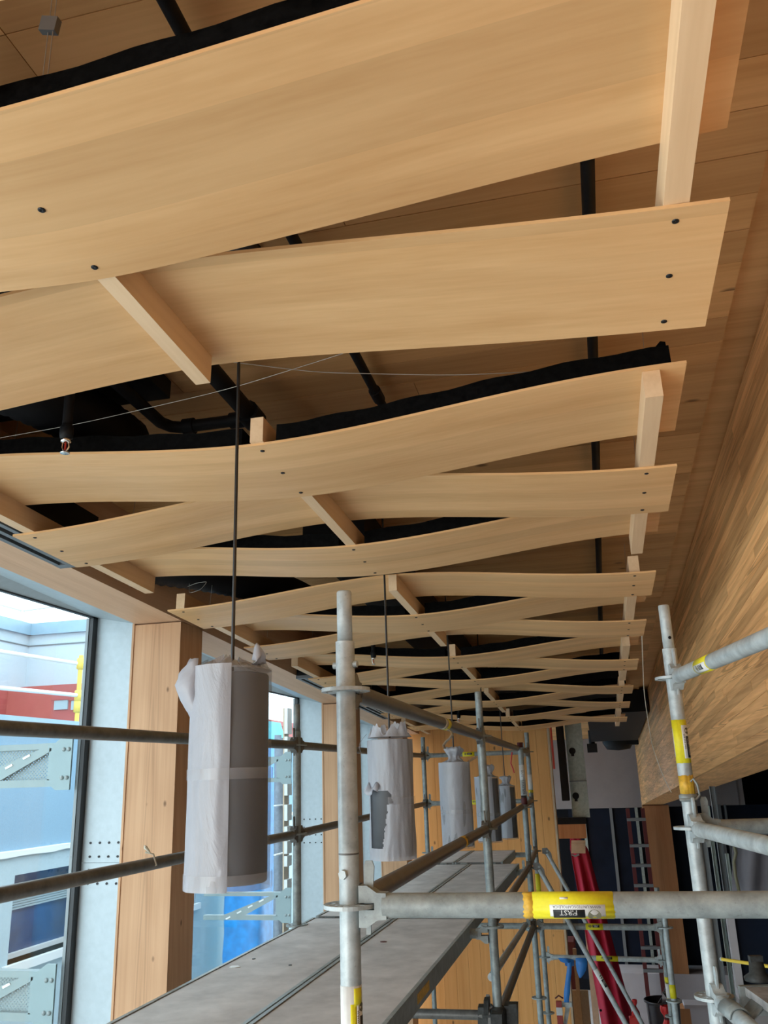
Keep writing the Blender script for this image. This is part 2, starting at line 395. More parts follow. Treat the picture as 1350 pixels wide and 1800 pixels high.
# ---------------------------------------------------------------- window wall on the left
struct(MB().box(-2.75, XC-0.0, -4, 10.6, 0, 0.45).build('wall_left', 'drywall_white'))
hd = MB().sbox(XCL, XC, -1.6, 10.5, 1.06, HC+0.03).build('trim_3', 'header_fir', org=S(XC,0,1.06)); struct(hd)
cols = [0.84, 4.15, 7.50, 9.55]
heads = {0.84: 4.91, 4.15: 4.729, 7.50: 4.554, 9.55: 4.43}
for i, y in enumerate(cols):
    o = struct(MB().box(XCL, XC, y, y+0.265, 0.45, SZ(y+0.13, 1.06)+0.0).build('trim_%d' % (4+i), 'column_fir'))
prev = -1.6
for i, y in enumerate(cols):
    zh = heads[y]; y0 = prev; y1 = y
    if y1-y0 < 0.3: continue
    # aluminium head lining from glazing to timber header and aluminium jamb at the far side
    ya = y0+0.265 if i else y0
    o = MB().hexa([(XG,ya,zh),(XCL,ya,SZ(ya,1.06)),(XCL,y1,SZ(y1,1.06)),(XG,y1,zh),(XG,ya,zh+0.3),(XCL,ya,SZ(ya,1.06)+0.2),(XCL,y1,SZ(y1,1.06)+0.2),(XG,y1,zh+0.3)]).build('trim_%d' % (10+i), 'aluminium_panel'); struct(o)
    zs = 3.48 if i == 1 else 3.42
    o = MB().box(XG, XCL-0.012, y1+0.0, y1+0.05, zs+0.0008, SZ(y1,1.06)+0.2).box(XG, XCL-0.012, y1+0.0, y1+0.05, 0.45, zs-0.0008).build('trim_%d' % (20+i), 'aluminium_panel'); struct(o)
    struct(MB().box(XCL-0.012, XCL, y1-0.006, y1+0.05, 0.45, SZ(y1,1.06)+0.1).build('trim_%d' % (30+i), 'column_fir'))
    if i in (1, 2):
        for a in range(4):
            for b in range(4):
                zz = zs + (0.094, 0.0285, -0.034, -0.097)[b]
                MB().tube((XG+0.045+a*0.052, y1+0.001, zz), (XG+0.045+a*0.052, y1-0.004, zz), 0.006, 8).build('rivet', 'screw_black', o)
    win = struct(MB().box(XG-0.022, XG, y1-0.045, y1+0.0, 0.45, zh).build('window_%d' % (i+1), 'frame_black'))
    MB().box(XG-0.022, XG, y0+0.27, y1, zh-0.008, zh+0.012).build('head_frame', 'frame_black', win)
    MB().box(XG-0.038, XG-0.022, y1-0.05, y1-0.02, 0.45, zh-0.008).build('outer_mullion', 'frame_grey', win)
    MB().box(XG-0.05, XG, y0+0.27, y1, 0.45, 0.50).build('sill_frame', 'frame_black', win)
    MB().box(XG-0.016, XG-0.008, y0+0.26, y1-0.03, 0.5, zh-0.006).build('pane', 'window_glass', win)
    prev = y
# linear slot diffusers beside the header
def diffuser(v0, v1, label):
    t = thing('slot_diffuser', S(-2.02, v0, 1.05), label, 'air vent', 'slot diffusers along the header')
    MB().sbox(XC+0.005, -1.935, v0, v1, 1.06, 1.24).build('plenum_box', 'black_paint', t)
    f = MB(); x0, x1 = XC+0.003, -1.93
    for k in range(4):
        xa = x0 + k*(x1-x0)/3.4; f.sbox(xa, xa+0.022, v0-0.01, v1+0.01, 1.035, 1.055)
    f.sbox(x0, x1, v0-0.012, v0+0.03, 1.034, 1.0545); f.sbox(x0, x1, v1-0.03, v1+0.012, 1.034, 1.0545); f.sbox(x1-0.006, x1, v0, v1, 1.034, 1.056)
    f.build('frame', 'diffuser_grey', t)
    MB().sbox(x0+0.01, x1-0.01, v0, v1, 1.055, 1.062).build('slot', 'diffuser_slot', t)
diffuser(1.2, 2.98, 'grey slot air diffuser at the left picture edge beside the timber header')
diffuser(5.95, 8.6, 'grey slot air diffuser beyond the first timber column, beside the header')

# ---------------------------------------------------------------- woven slat ceiling panels
K = 1.15
XL, XR, XM, HALF = -1.668*K, 0.266*K, -0.713*K, 0.905*K
LOW, HIGH, TH, SW = 0.853*K, 0.924*K, 0.0075, 0.345*K
BEND = [0.7]
def slat_h(x, odd):
    d = abs(x-XM)/HALF; c = BEND[0]*math.cos(math.pi*d) + (1-BEND[0])*(1-2*math.sqrt(d*d+0.006)); m = (LOW+HIGH)/2; A = (HIGH-LOW)/2
    return m - A*c if odd else m + A*c
def build_slat(idx, v0, par):
    odd = idx % 2 == 1; n = 44; mb = MB(); rows = []
    xs = [XL + (XR-XL)*i/n for i in range(n+1)]
    bot = [[S(x, v0, slat_h(x, odd)) for x in xs], [S(x, v0+SW, slat_h(x, odd)) for x in xs]]
    top = [[S(x, v0, slat_h(x, odd)+TH) for x in xs], [S(x, v0+SW, slat_h(x, odd)+TH) for x in xs]]
    mb.grid([bot[1], bot[0]], True); mb.grid(top, True); mb.grid([bot[0], top[0]], True); mb.grid([top[1], bot[1]], True)
    for e in (0, n): mb.add([bot[0][e], bot[1][e], top[1][e], top[0][e]], [(0,1,2,3)])
    sl = mb.build('slat', 'slat_fir', par)
    # screws where the slat passes below a spacer bar
    for xs_ in ([XM] if odd else [XL+0.064, XR-0.085]):
        for k in range(3):
            v = v0 + 0.036 + k*(SW-0.072)/2; h = slat_h(xs_, odd)
            MB().lathe(S(xs_, v, h), [(0.0065,0.001),(0.0065,-0.0012),(0.0045,-0.0022),(0.0018,-0.0016),(0.0005,-0.0010)], 10, axis=NV).build('screw', 'screw_black', sl)
    if odd:   # black felt strip lying on the raised slats
        for (xa, xb_) in ((XL+0.02, XM-0.05), (XM+0.05, XR-0.035)):
            m2 = MB(); r = []; nn = 24
            for i in range(nn+1):
                x = xa+(xb_-xa)*i/nn; hh = slat_h(x, odd)+TH+0.001; tk = 0.052+0.003*math.sin(i*1.3+idx)
                r.append([S(x, v0+0.005, hh), S(x, v0+SW-0.01, hh), S(x, v0+SW-0.012, hh+tk), S(x, v0+0.009, hh+tk)])
            m2.grid(r, False, True); m2.add(r[0], [(0,1,2,3)]); m2.add(r[-1], [(3,2,1,0)])
            m2.build('felt_strip', 'black_felt', par)
        if idx == 3:
            x = XR-0.04; hh = slat_h(x, odd)+TH
            MB().hexa([S(x-0.05,v0+0.012,hh+0.03),S(x,v0+0.012,hh+0.002),S(x,v0+0.2,hh+0.002),S(x-0.05,v0+0.2,hh+0.03),
                       S(x-0.012,v0+0.02,hh+0.075),S(x,v0+0.018,hh+0.07),S(x,v0+0.2,hh+0.06),S(x-0.02,v0+0.2,hh+0.06)]).build('felt_strip', 'black_felt', par)
    return sl
panel_words = ['nearest woven slat ceiling panel, overhead at the top of the picture',
               'second woven slat ceiling panel, its first slat edged with folded black felt',
               'third woven slat ceiling panel, just above the nearest scaffold post top',
               'fourth woven slat ceiling panel, counting away from the camera',
               'fifth woven slat ceiling panel, second from the far timber wall',
               'farthest woven slat ceiling panel, next to the far timber wall']
bases = [0.295, 1.72, 3.13, 4.54, 5.95, 7.36]
for p, b in enumerate(bases):
    t = thing('slat_panel', S(XM, b*K, LOW), panel_words[p], 'ceiling panel', 'woven slat ceiling panels')
    BEND[0] = 0.3 if p == 0 else 0.75     # the nearest panel is sprung flatter
    for j in range(3): build_slat(p*3+j, (b+0.405*j-(0.035 if p+j == 0 else 0))*K, t)
    for (x, wd, a, e) in ((XL+0.064, 0.043, 0.0, 1.155), (XM, 0.037, -0.01, 1.125), (XR-0.085, 0.043, 0.012, 1.185 if p else 1.12)):
        v0, v1 = (b+a)*K, (b+e)*K
        MB().sbox(x-wd/2, x+wd/2, v0, v1, LOW+TH+0.0006, HIGH-0.0006).build('spacer_bar', 'bar_fir', t)
    for x in (XL+0.064, XR-0.085):      # hanger wires
        for v in (b*K+0.3, b*K+1.1):
            MB().tube(S(x+0.01, v, HIGH-0.004), S(x+0.03, v, HC), 0.0009, 5).build('hanger_wire', 'wire_steel', t)

# ---------------------------------------------------------------- services above the slats
def pipe(pts, r, label, couplings=(), name='sprinkler_pipe', mat='black_paint'):
    t = thing(name, pts[0], label, 'pipe')
    MB().path(pts, r, 14).build('tube', mat, t)
    for c in couplings:
        c = Vector(c[0]), Vector(c[1])
        MB().tube(c[0], c[1], r*1.35, 14).build('coupling', mat, t)
    return t
X1, V1 = onH(1037, 420, 1.40)
pipe([S(X1, -0.5, 1.41), S(X1, 8.3, 1.41)], 0.0165, 'straight black conduit under the boards nearest the right beam',
     [(S(X1,4.2,1.41),S(X1,4.28,1.41)),(S(X1,6.6,1.41),S(X1,6.68,1.41))], name='conduit')
X2, V2 = onH(645, 666, 1.40)
pipe([S(X2, -0.4, 1.41), S(X2, V2+0.22, 1.41)], 0.0155, 'thin black conduit ending above the second slat panel', [(S(X2,V2+0.1,1.41),S(X2,V2+0.17,1.41))], name='conduit')
X3, V3 = onH(405, 690, 1.32); X4, V4 = onH(235, 700, 1.32)
e3 = onH(428, 748, 1.32)[1]
pipe([S(X3, 0.2, 1.32), S(X3, e3, 1.32), S(X3, e3+1.0, 1.32)], 0.030, 'thick black pipe over the middle of the second slat panel',
     [(S(X3,e3-0.10,1.32),S(X3,e3-0.02,1.32))])
pipe([S(X4, 0.2, 1.32), S(X4, e3-0.10, 1.32), S(X4+0.02, e3-0.06, 1.32), S(X4+0.05, e3-0.045, 1.32), S(X3-0.03, e3-0.045, 1.32)], 0.021, 'black pipe with an elbow left of the thick pipe',
     [(S(X4+0.06,e3-0.045,1.32),S(X4+0.10,e3-0.045,1.32)),(S(X3-0.08,e3-0.045,1.32),S(X3-0.03,e3-0.045,1.32))])
def sprinkler(px, py, h, label, drop=0.35):
    x, v = onH(px, py, h)
    t = thing('sprinkler', S(x, v, h), label, 'sprinkler', 'sprinkler heads in the slat ceiling')
    P = lambda dz: S(x, v, h) + Vector((0,0,dz))
    MB().tube(P(0.062), P(0.062+drop), 0.014, 12).build('drop_pipe', 'black_paint', t)
    MB().lathe(P(0.045), [(0.004,-0.003),(0.017,0.0),(0.019,0.012),(0.019,0.032),(0.015,0.036),(0.013,0.05)], 14).build('cap', 'black_paint', t)
    b = MB().lathe(P(0.032), [(0.006,0.0),(0.014,0.002),(0.014,0.010),(0.009,0.014)], 12).build('body', 'chrome', t)
    fr = MB()
    for s_ in (-1, 1): fr.path([P(0.034)+Vector((s_*0.009,0,0)), P(0.018)+Vector((s_*0.011,0,0)), P(0.006)+Vector((s_*0.003,0,0))], 0.0022, 6)
    fr.build('yoke', 'chrome', t)
    MB().tube(P(0.010), P(0.032), 0.0028, 8).build('bulb', 'bulb_red', t)
    MB().lathe(P(0.0), [(0.002,0.002),(0.013,0.0),(0.013,0.003),(0.002,0.004)], 14).build('deflector', 'chrome', t)
sprinkler(114, 797, 0.985, 'sprinkler head hanging in front of the second slat panel, at left', 0.30)
sprinkler(657, 1168, 0.97, 'sprinkler head right of the nearest scaffold post, among the slats', 0.35)
sprinkler(807, 1270, 0.95, 'sprinkler head farthest away, above the upper guard rail', 0.35)
# flexible black duct and a flat black panel on the left
def duct(px, py, h, v1, r, label):
    x, v = onH(px, py, h); pts = []; rr = []
    n = 60
    for i in range(n+1):
        f = i/n; pts.append(S(x-0.55*(1-f)**2, v-0.9*(1-f)+v1*f*0.0+0.25*f, h+0.015*math.sin(f*2))); rr.append(r*(1.0 if i % 2 else 0.93))
    o = MB().path(pts, rr, 20).build('flexible_duct', 'black_paint'); return tag(o, label, 'duct')
duct(150, 735, 1.25, 0.4, 0.10, 'ribbed black flexible duct above the left end of the second panel')
duct(520, 1050, 1.25, 0.4, 0.10, 'ribbed black flexible duct above the third slat panel')
tag(MB().sbox(-2.0, -1.3, 1.0, 2.35, 1.385, 1.45).build('plenum_black_box', 'black_paint'), 'flat black panel above the left slat ends', 'duct')  # black backing panel over the slat ends
tag(MB().sbox(-1.9, 0.25, 8.35, 10.3, 1.22, 1.44).build('plenum_black_box', 'black_paint'), 'wide black duct box over the far slat panels', 'duct')
tag(MB().sbox(-1.25, -0.95, 3.6, 8.2, 1.24, 1.42).build('plenum_black_box', 'black_paint'), 'long black duct running above the middle slat panels', 'duct')
def wire(pts, r, name, label, mat='wire_steel', cat='wire'):
    # a slack line through the given points
    out = []
    for a, b in zip(pts[:-1], pts[1:]):
        a = Vector(a); b = Vector(b)
        for i in range(10): out.append(a.lerp(b, i/10))
    out.append(Vector(pts[-1]))
    for _ in range(6): out = [out[0]]+[(out[i-1]+out[i]*2+out[i+1])/4 for i in range(1, len(out)-1)]+[out[-1]]
    return tag(MB().path(out, r, 5).build(name, mat), label, cat)
def sh(px, py, h): x, v = onH(px, py, h); return S(x, v, h)
wire([sh(-30,775,1.12), sh(140,745,1.12), sh(400,685,1.12), sh(640,610,1.14), sh(900,500,1.2)], 0.0009, 'steel_wire', 'thin steel wire slanting across the gap before the second panel')
wire([sh(405,636,1.12), sh(560,655,1.12), sh(800,660,1.12), sh(1010,650,1.12), sh(1165,648,1.10)], 0.0013, 'steel_wire', 'slack pale wire stretched above the felt strip')
wire([sh(330,1031,1.12), sh(345,1025,1.12), sh(365,1022,1.12), sh(352,1037,1.11), sh(332,1043,1.10), sh(333,1020,1.2)], 0.0014, 'steel_wire', 'looped hanger wire above the left end of the third panel')
wire([onX(1128,1105,0.30), onX(1132,1220,0.34), onX(1146,1310,0.40), onX(1163,1358,0.45), onX(1180,1393,0.50)], 0.003, 'loose_cord', 'pale loose cord dangling in front of the right beam', 'white_cord', 'cord')
tl = thing('cable_gripper', sh(88,45,1.25), 'small grey cable gripper on twin wires at the top left', 'cable gripper')
c0 = sh(88,45,1.25)
MB().obox(c0, (0.012,0.004,0), (0,0.006,0), (0.002,0.0,0.014)).build('body', 'frame_grey', tl)
for dx in (-0.004, 0.005): MB().tube(c0+Vector((dx,0,-0.16)), c0+Vector((dx+0.004,0,0.2)), 0.0009, 5).build('wire', 'wire_steel', tl)

# ---------------------------------------------------------------- scaffold
from mathutils import noise as mn
def text_mesh(body, size):
    cu = bpy.data.curves.new('glyphs', 'FONT'); cu.body = body; cu.size = size; cu.align_x = 'CENTER'; cu.align_y = 'CENTER'; cu.resolution_u = 2
    ob = bpy.data.objects.new('glyphs', cu); COL.objects.link(ob)
    me = bpy.data.meshes.new_from_object(ob.evaluated_get(bpy.context.evaluated_depsgraph_get()))
    vs = [v.co.copy() for v in me.vertices]; fs = [tuple(p.vertices) for p in me.polygons]
    bpy.data.objects.remove(ob); bpy.data.curves.remove(cu); bpy.data.meshes.remove(me)
    return vs, fs
class Wrap:
    """label space of a round tube: s along the axis, t around it (metres of arc from the reference direction)"""
    def __init__(s, a, b, r, ref):
        s.a = Vector(a); s.d = (Vector(b)-s.a).normalized(); s.r = r
        u = Vector(ref); u -= s.d*u.dot(s.d); s.u = u.normalized(); s.w = s.u.cross(s.d)
    def P(s, q, t, lift):
        an = t/s.r; return s.a + s.d*q + (s.u*math.cos(an)+s.w*math.sin(an))*(s.r+lift)
    def patch(s, q0, q1, t0, t1, lift, mat, name, par, ragged=0):
        n = max(2, int(abs(t1-t0)/s.r*5)+1); rows = []
        for j in range(n+1):
            t = t0+(t1-t0)*j/n; g = ragged*(0.5+mn.noise(Vector((j*1.7, q0*9, 3)))) if ragged else 0
            rows.append([s.P(q0-g, t, lift), s.P(q1+g, t, lift)])
        return solid(MB().grid(rows).build(name, mat, par), 0.0003)
    def text(s, body, size, q, t, rot, lift, mat, par, wide=1.0):
        vs, fs = text_mesh(body, size); c, n = math.cos(rot), math.sin(rot)
        pts = [s.P(q + c*v.x*wide - n*v.y, t + n*v.x*wide + c*v.y, lift) for v in vs]
        return MB().add(pts, fs).build('lettering', mat, par)
    def disc(s, q, t, r, lift, mat, name, par):
        pts = [s.P(q, t, lift)]+[s.P(q+r*math.cos(i*math.pi/12), t+r*math.sin(i*math.pi/12), lift) for i in range(24)]
        return MB().add(pts, [(0, 1+i, 1+(i+1)%24) for i in range(24)], True).build(name, mat, par)
def badge(w_, q, t, rot, k, lift, par, url=True):
    """safety label: round badge, black box with two words, address line; k is the label height"""
    def at(x, y): c, n = math.cos(rot), math.sin(rot); return q+c*x*k-n*y*k, t+n*x*k+c*y*k
    a = at(-1.35, 0.1); w_.disc(a[0], a[1], 0.42*k, lift, 'badge_olive', 'emblem', par)
    hw, hh = (0.95*k, 0.36*k); b = at(0.25, 0.12)
    if abs(math.cos(rot)) > 0.7: w_.patch(b[0]-hw, b[0]+hw, b[1]-hh, b[1]+hh, lift, 'sticker_black', 'word_box', par)
    else: w_.patch(b[0]-hh, b[0]+hh, b[1]-hw, b[1]+hw, lift, 'sticker_black', 'word_box', par)
    u = at(0.25, 0.28); w_.text('SAFETY', 0.42*k, u[0], u[1], rot, lift+0.0006, 'sticker_white', par)
    u = at(0.25, -0.04); w_.text('FIRST', 0.42*k, u[0], u[1], rot, lift+0.0006, 'sticker_white', par)
    if url:
        u = at(-0.1, -0.46); w_.text('WWW.UNITEDSCAFFOLD.CA', 0.24*k, u[0], u[1], rot, lift, 'sticker_black', par)
R_ = 0.0242
def rosette(x, y, z, mat, par, rot=0.0):
    m = MB(); n = 32
    m.lathe((x,y,z), [(0.0245,-0.0045),(0.036,-0.0045),(0.036,0.0045),(0.0245,0.0045),(0.0245,-0.0045)], n, smooth=False)
    m.lathe((x,y,z), [(0.052,-0.0045),(0.0615,-0.0045),(0.0615,0.0045),(0.052,0.0045),(0.052,-0.0045)], n, smooth=False)
    for k in range(8):
        a = rot + math.pi/8 + k*math.pi/4; d = Vector((math.cos(a), math.sin(a), 0)); e = Vector((-d.y, d.x, 0))
        m.obox(Vector((x,y,z))+d*0.044, d*0.0095, e*0.008, (0,0,0.0045))
    m.build('rosette', mat, par)
def standard(x, y, levels, ztop, zcol, label, mat='galvanised', seg=20, zbot=0.0, bolts=False):
    t = thing('scaffold_post', (x, y, zbot), label, 'scaffold post', 'upright scaffold posts')
    zc = zcol or ztop
    tb = MB().tube((x,y,zbot+0.012), (x,y,zc), R_, seg)
    tb.build('tube', mat, t)
    if zcol:
        MB().lathe((x,y,0), [(0.0,zcol-0.01),(0.0195,zcol-0.01),(0.0195,ztop-0.004),(0.0175,ztop),(0.0,ztop)], seg).build('spigot', mat, t)
    MB().box(x-0.07, x+0.07, y-0.07, y+0.07, zbot, zbot+0.012).build('base_plate', mat, t)
    for z in levels: rosette(x, y, z, mat, t)
    return t
def bolt(t, x, y, z, d, mat='galvanised', r=0.0085):
    d = Vector(d).normalized(); c = Vector((x,y,z))
    MB().tube(c+d*(R_-0.002), c+d*(R_+0.009), r, 6).build('bolt', mat, t)
def ledger(a, b, label, mat='galvanised', r=R_, name='scaffold_ledger', heads=(1,1), seg=18, group='horizontal scaffold tubes', wedge=True):
    a = Vector(a); b = Vector(b); t = thing(name, a, label, 'scaffold tube', group)
    d = (b-a).normalized(); up = Vector((0,0,1)); sd = d.cross(up).normalized()
    o0 = 0.082 if heads[0] else 0; o1 = 0.082 if heads[1] else 0
    MB().tube(a+d*o0, b-d*o1, r, seg).build('tube', mat, t)
    for c, q, h in ((a, d, heads[0]), (b, -d, heads[1])):
        if not h: continue
        prof = [(.0265,.0075),(.0265,.045),(.046,.045),(.070,r*1.08),(.092,r*1.03),(.092,-r*1.03),(.070,-r*1.08),(.046,-.045),(.0265,-.045),(.0265,-.0075),(.0635,-.0075),(.0635,.0075)]
        MB().extr([c+q*x+up*z-sd*0.019 for x, z in prof], sd*0.038).build('wedge_head', mat, t)
        if wedge:
            MB().extr([c+q*x+up*z-sd*0.003 for x, z in ((.040,-.062),(.050,-.062),(.062,.085),(.057,.098),(.041,.098),(.037,.085))], sd*0.006).build('wedge', mat, t)
    return t
LV = [4.052, 3.552, 3.056, 2.58, 2.06, 1.56, 1.06, 0.56]
P1, P2, P3, P4 = (-0.606, 2.11), (-0.652, 5.06), (-0.682, 8.0), (-0.745, 9.65)
Q1, Q2, Q4 = (-1.80, 2.10), (-1.760, 5.04), (-1.885, 9.62)
s1 = standard(*P1, [4.061, 3.562, 3.06, 2.56], 4.315, 4.183, 'nearest scaffold post in the middle, free top with a thinner spigot', 'galvanised_bright', 28)
bolt(s1, *P1, 4.124, (1,-0.15,0), 'galvanised_bright'); bolt(s1, *P1, 4.124, (-1,0.15,0), 'galvanised_bright'); bolt(s1, *P1, 3.632, (-0.25,-1,0), 'galvanised_bright', 0.011)
MB().lathe((P1[0],P1[1],3.676), [(0.0243,-0.002),(0.0249,-0.001),(0.0249,0.001),(0.0243,0.002)], 28).build('seam_ring', 'galvanised_dark', s1)
s2 = standard(*P2, LV[:6], 4.304, 4.10, 'second scaffold post along the right side of the plank deck', 'galvanised', 20)
bolt(s2, *P2, 4.07, (-0.5,-1,0))
s3 = standard(*P3, LV[1:6]+[4.052], 4.10, None, 'scaffold post with peeling white labels and red tape ties', 'galvanised', 16)
s4 = standard(*P4, LV[:6], 4.255, None, 'farthest scaffold post on the right, in front of the timber wall', 'galvanised', 16)
standard(*Q1, LV[:5], 4.30, 4.10, 'window-side scaffold post just beyond the left picture edge', 'galvanised', 12)
l2 = standard(*Q2, [4.045, 3.545, 3.06], 4.285, 4.127, 'scaffold post on the window side with short free spigot', 'galvanised', 18)
standard(*Q4, LV[:6], 4.25, None, 'far left scaffold post before the timber end wall', 'galvanised', 14)
tb = standard(0.385, 8.0, [2.595, 2.06, 1.56], 2.84, None, 'bright low scaffold post in front of the red timber post', 'galvanised_bright', 14)
ta = standard(0.425, 9.65, [2.045, 1.56], 2.70, None, 'dull low scaffold post left of the bright one', 'galvanised', 14)
def P3d(p, z, dx=0.0): return (p[0]+dx, p[1], z)
# guard rails
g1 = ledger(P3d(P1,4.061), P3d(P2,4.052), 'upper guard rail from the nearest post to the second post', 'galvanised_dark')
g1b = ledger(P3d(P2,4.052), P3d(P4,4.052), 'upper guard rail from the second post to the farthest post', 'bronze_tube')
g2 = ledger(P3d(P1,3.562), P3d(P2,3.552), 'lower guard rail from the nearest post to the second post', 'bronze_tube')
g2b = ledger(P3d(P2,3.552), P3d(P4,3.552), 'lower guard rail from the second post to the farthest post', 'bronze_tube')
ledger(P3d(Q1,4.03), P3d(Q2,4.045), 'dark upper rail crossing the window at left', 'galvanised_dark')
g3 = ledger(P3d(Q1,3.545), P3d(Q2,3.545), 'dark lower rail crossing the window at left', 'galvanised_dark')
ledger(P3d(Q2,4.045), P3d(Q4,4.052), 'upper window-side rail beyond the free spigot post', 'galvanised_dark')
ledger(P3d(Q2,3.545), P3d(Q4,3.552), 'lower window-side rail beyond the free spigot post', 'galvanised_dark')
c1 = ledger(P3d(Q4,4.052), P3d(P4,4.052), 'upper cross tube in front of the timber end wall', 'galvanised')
c2 = ledger(P3d(Q4,3.552), P3d(P4,3.552), 'lower cross tube in front of the timber end wall', 'galvanised')
big = ledger((P1[0],P1[1],3.562), (0.449,2.132,3.562), 'thick cross tube in the foreground with a scuffed yellow label', 'galvanised', 0.0272, heads=(1,0), seg=32, wedge=True)
ledger(P3d(P2,3.07), P3d(P3,3.07), 'deck level tube from the second post to the taped post', 'bronze_tube')
ledger(P3d(P2,2.62), P3d(P3,2.60), 'brownish tube below deck from the second post to the taped post', 'bronze_tube')
ledger((P2[0]-0.03,P2[1]+0.05,2.80), (P3[0]-0.06,P3[1]-0.06,2.62), 'bright brace beside the brownish tube below deck', 'galvanised_bright', heads=(0,0), name='scaffold_brace', r=0.021)
ledger(P3d(P3,3.07), P3d(P4,3.06), 'short deck level tube from the taped post to the farthest post', 'bronze_tube')
ledger((Q2[0],Q2[1],2.63), (P2[0],P2[1],2.63), 'dark cross tube low below the plank deck', 'galvanised_dark')
ledger((Q2[0],Q2[1],3.02), (P2[0],P2[1],3.02), 'cross tube carrying the plank ends at the second post', 'galvanised', wedge=False)
ledger((-1.83,8.0,3.02), (P3[0],P3[1],3.02), 'cross tube carrying the plank ends at the taped post', 'galvanised', heads=(0,1))
ledger((Q4[0],Q4[1],3.02), (P4[0],P4[1],3.02), 'cross tube carrying the plank ends at the farthest post', 'galvanised')
ledger((-1.83,8.0,2.60), (P3[0],P3[1],2.60), 'cross tube below deck left of the taped post', 'galvanised', heads=(0,1))
d1 = ledger((P3[0],P3[1],2.60), (0.385,8.0,2.595), 'cross tube below deck right of the taped post, with yellow label', 'galvanised')
d2 = ledger((P4[0],P4[1],2.06), (0.425,9.65,2.045), 'lowest cross tube, with a blue ribbon knotted round it', 'galvanised_bright')
ea = onY(948,1528,7.93); eb = onY(1120,1835,7.93)
br = ledger(ea, eb, 'diagonal brace with a white label, sloping right from the taped post', 'galvanised_bright', heads=(0,0), name='scaffold_brace', r=0.021)
fa = onY(962,1500,9.60); fb = onY(1150,1838,9.60)
ledger(fa, fb, 'diagonal brace sloping right from the farthest post', 'galvanised_bright', heads=(0,0), name='scaffold_brace', r=0.021)
for (e, t_, nm) in ((ea, P3, 0), (fa, P4, 0)):
    q = thing('brace_head', e, 'cast brace head bolted to the taped post' if t_ is P3 else 'cast brace head bolted to the farthest post', 'clamp')
    MB().extr([Vector(e)+Vector(p) for p in ((-0.05,-0.012,0.05),(0.0,-0.012,0.055),(0.04,-0.012,0.0),(0.05,-0.012,-0.075),(0.022,-0.012,-0.085),(-0.02,-0.012,-0.01),(-0.05,-0.012,0.0))], (0,0.014,0)).build('plate', 'galvanised_dark', q)
    MB().tube(Vector(e)+Vector((0.0,-0.02,0.02)), Vector(e)+Vector((0,0.02,0.02)), 0.011, 8).build('pin', 'galvanised', q)
# dark cast clamps on the second post, low down
cl = thing('tube_clamp', (P2[0],P2[1],2.60), 'black cast clamp cluster low on the second post', 'clamp')
MB().lathe((P2[0],P2[1],2.63), [(0.026,-0.045),(0.043,-0.04),(0.046,0.03),(0.030,0.045)], 14).build('collar', 'cast_dark', cl)
for (dx, dy, dz, sx, sy, sz) in ((-0.07,0,0,0.035,0.022,0.045),(0.065,0.03,0.0,0.035,0.03,0.05),(0.0,-0.06,-0.01,0.028,0.03,0.04),(-0.055,-0.035,0.05,0.012,0.02,0.035),(0.08,-0.02,0.045,0.02,0.012,0.02)):
    MB().obox((P2[0]+dx,P2[1]+dy,2.63+dz), (sx,0.004,0), (0,sy,0.004), (0.003,0,sz)).build('jaw', 'cast_dark', cl)
# right hand tower
RX, RY = 0.281, 3.23
r1 = standard(RX, RY, [4.151, 3.651, 3.142, 2.64], 4.413, 4.255, 'scaffold post at right with a wide yellow label', 'galvanised_bright', 28)
MB().lathe((RX,RY,0), [(0.0243,3.735),(0.030,3.738),(0.031,3.748),(0.030,3.757),(0.0243,3.76)], 24).build('joint_ring', 'galvanised', r1)
MB().path([(RX+0.012,RY-0.03,3.80),(RX+0.02,RY-0.034,3.81),(RX+0.032,RY-0.026,3.79),(RX+0.036,RY-0.02,3.755),(RX+0.02,RY-0.04,3.742),(RX-0.03,RY-0.03,3.742)], 0.0042, 8).build('locking_pin', 'galvanised', r1)
MB().tube((RX+0.006,RY-0.0215,4.292), (RX+0.005,RY-0.018,4.292), 0.0055, 10).build('pin_hole', 'black_paint', r1)
wd_ = Vector((0.160,-0.932,0)).normalized()
r0 = Vector((RX,RY,0))+wd_*1.15
standard(r0.x, r0.y, [4.151, 3.648, 3.136, 2.64], 4.413, 4.255, 'scaffold post just outside the right picture edge', 'galvanised_bright', 14)
r_end = lambda z, L=1.15: Vector((RX,RY,z))+wd_*L
rt = ledger((RX,RY,4.151), r_end(4.151), 'right-hand tube rising out of the picture, with yellow band label', 'galvanised_bright', heads=(1,1), seg=24)
ledger((RX,RY,3.651), r_end(3.645), 'bright tube at the right edge leaving the post joint', 'galvanised_bright', heads=(1,1), seg=24)
ledger((RX,RY,3.651), (1.5,3.38,3.651), 'dull tube behind the bright one, running into the dark opening', 'galvanised', heads=(1,0), seg=18)
ledger((RX,RY,3.142), r_end(3.13), 'lowest tube at right, carrying the small plank deck', 'galvanised_bright', heads=(1,1), seg=24)
pd = thing('scaffold_plank', (0.8,2.6,3.17), 'weathered grey plank deck in the lower right corner', 'scaffold plank')
nrm = Vector((-wd_.y, wd_.x, 0))
def rp(a, b, z): return Vector((RX,RY,0))+wd_*a+nrm*b+Vector((0,0,z))
MB().hexa([rp(0.10,0.07,3.165),rp(1.15,0.07,3.165),rp(1.15,0.75,3.165),rp(0.10,0.75,3.165),rp(0.10,0.07,3.19),rp(1.15,0.07,3.19),rp(1.15,0.75,3.19),rp(0.10,0.75,3.19)]).build('board', 'deck_ply_worn', pd)
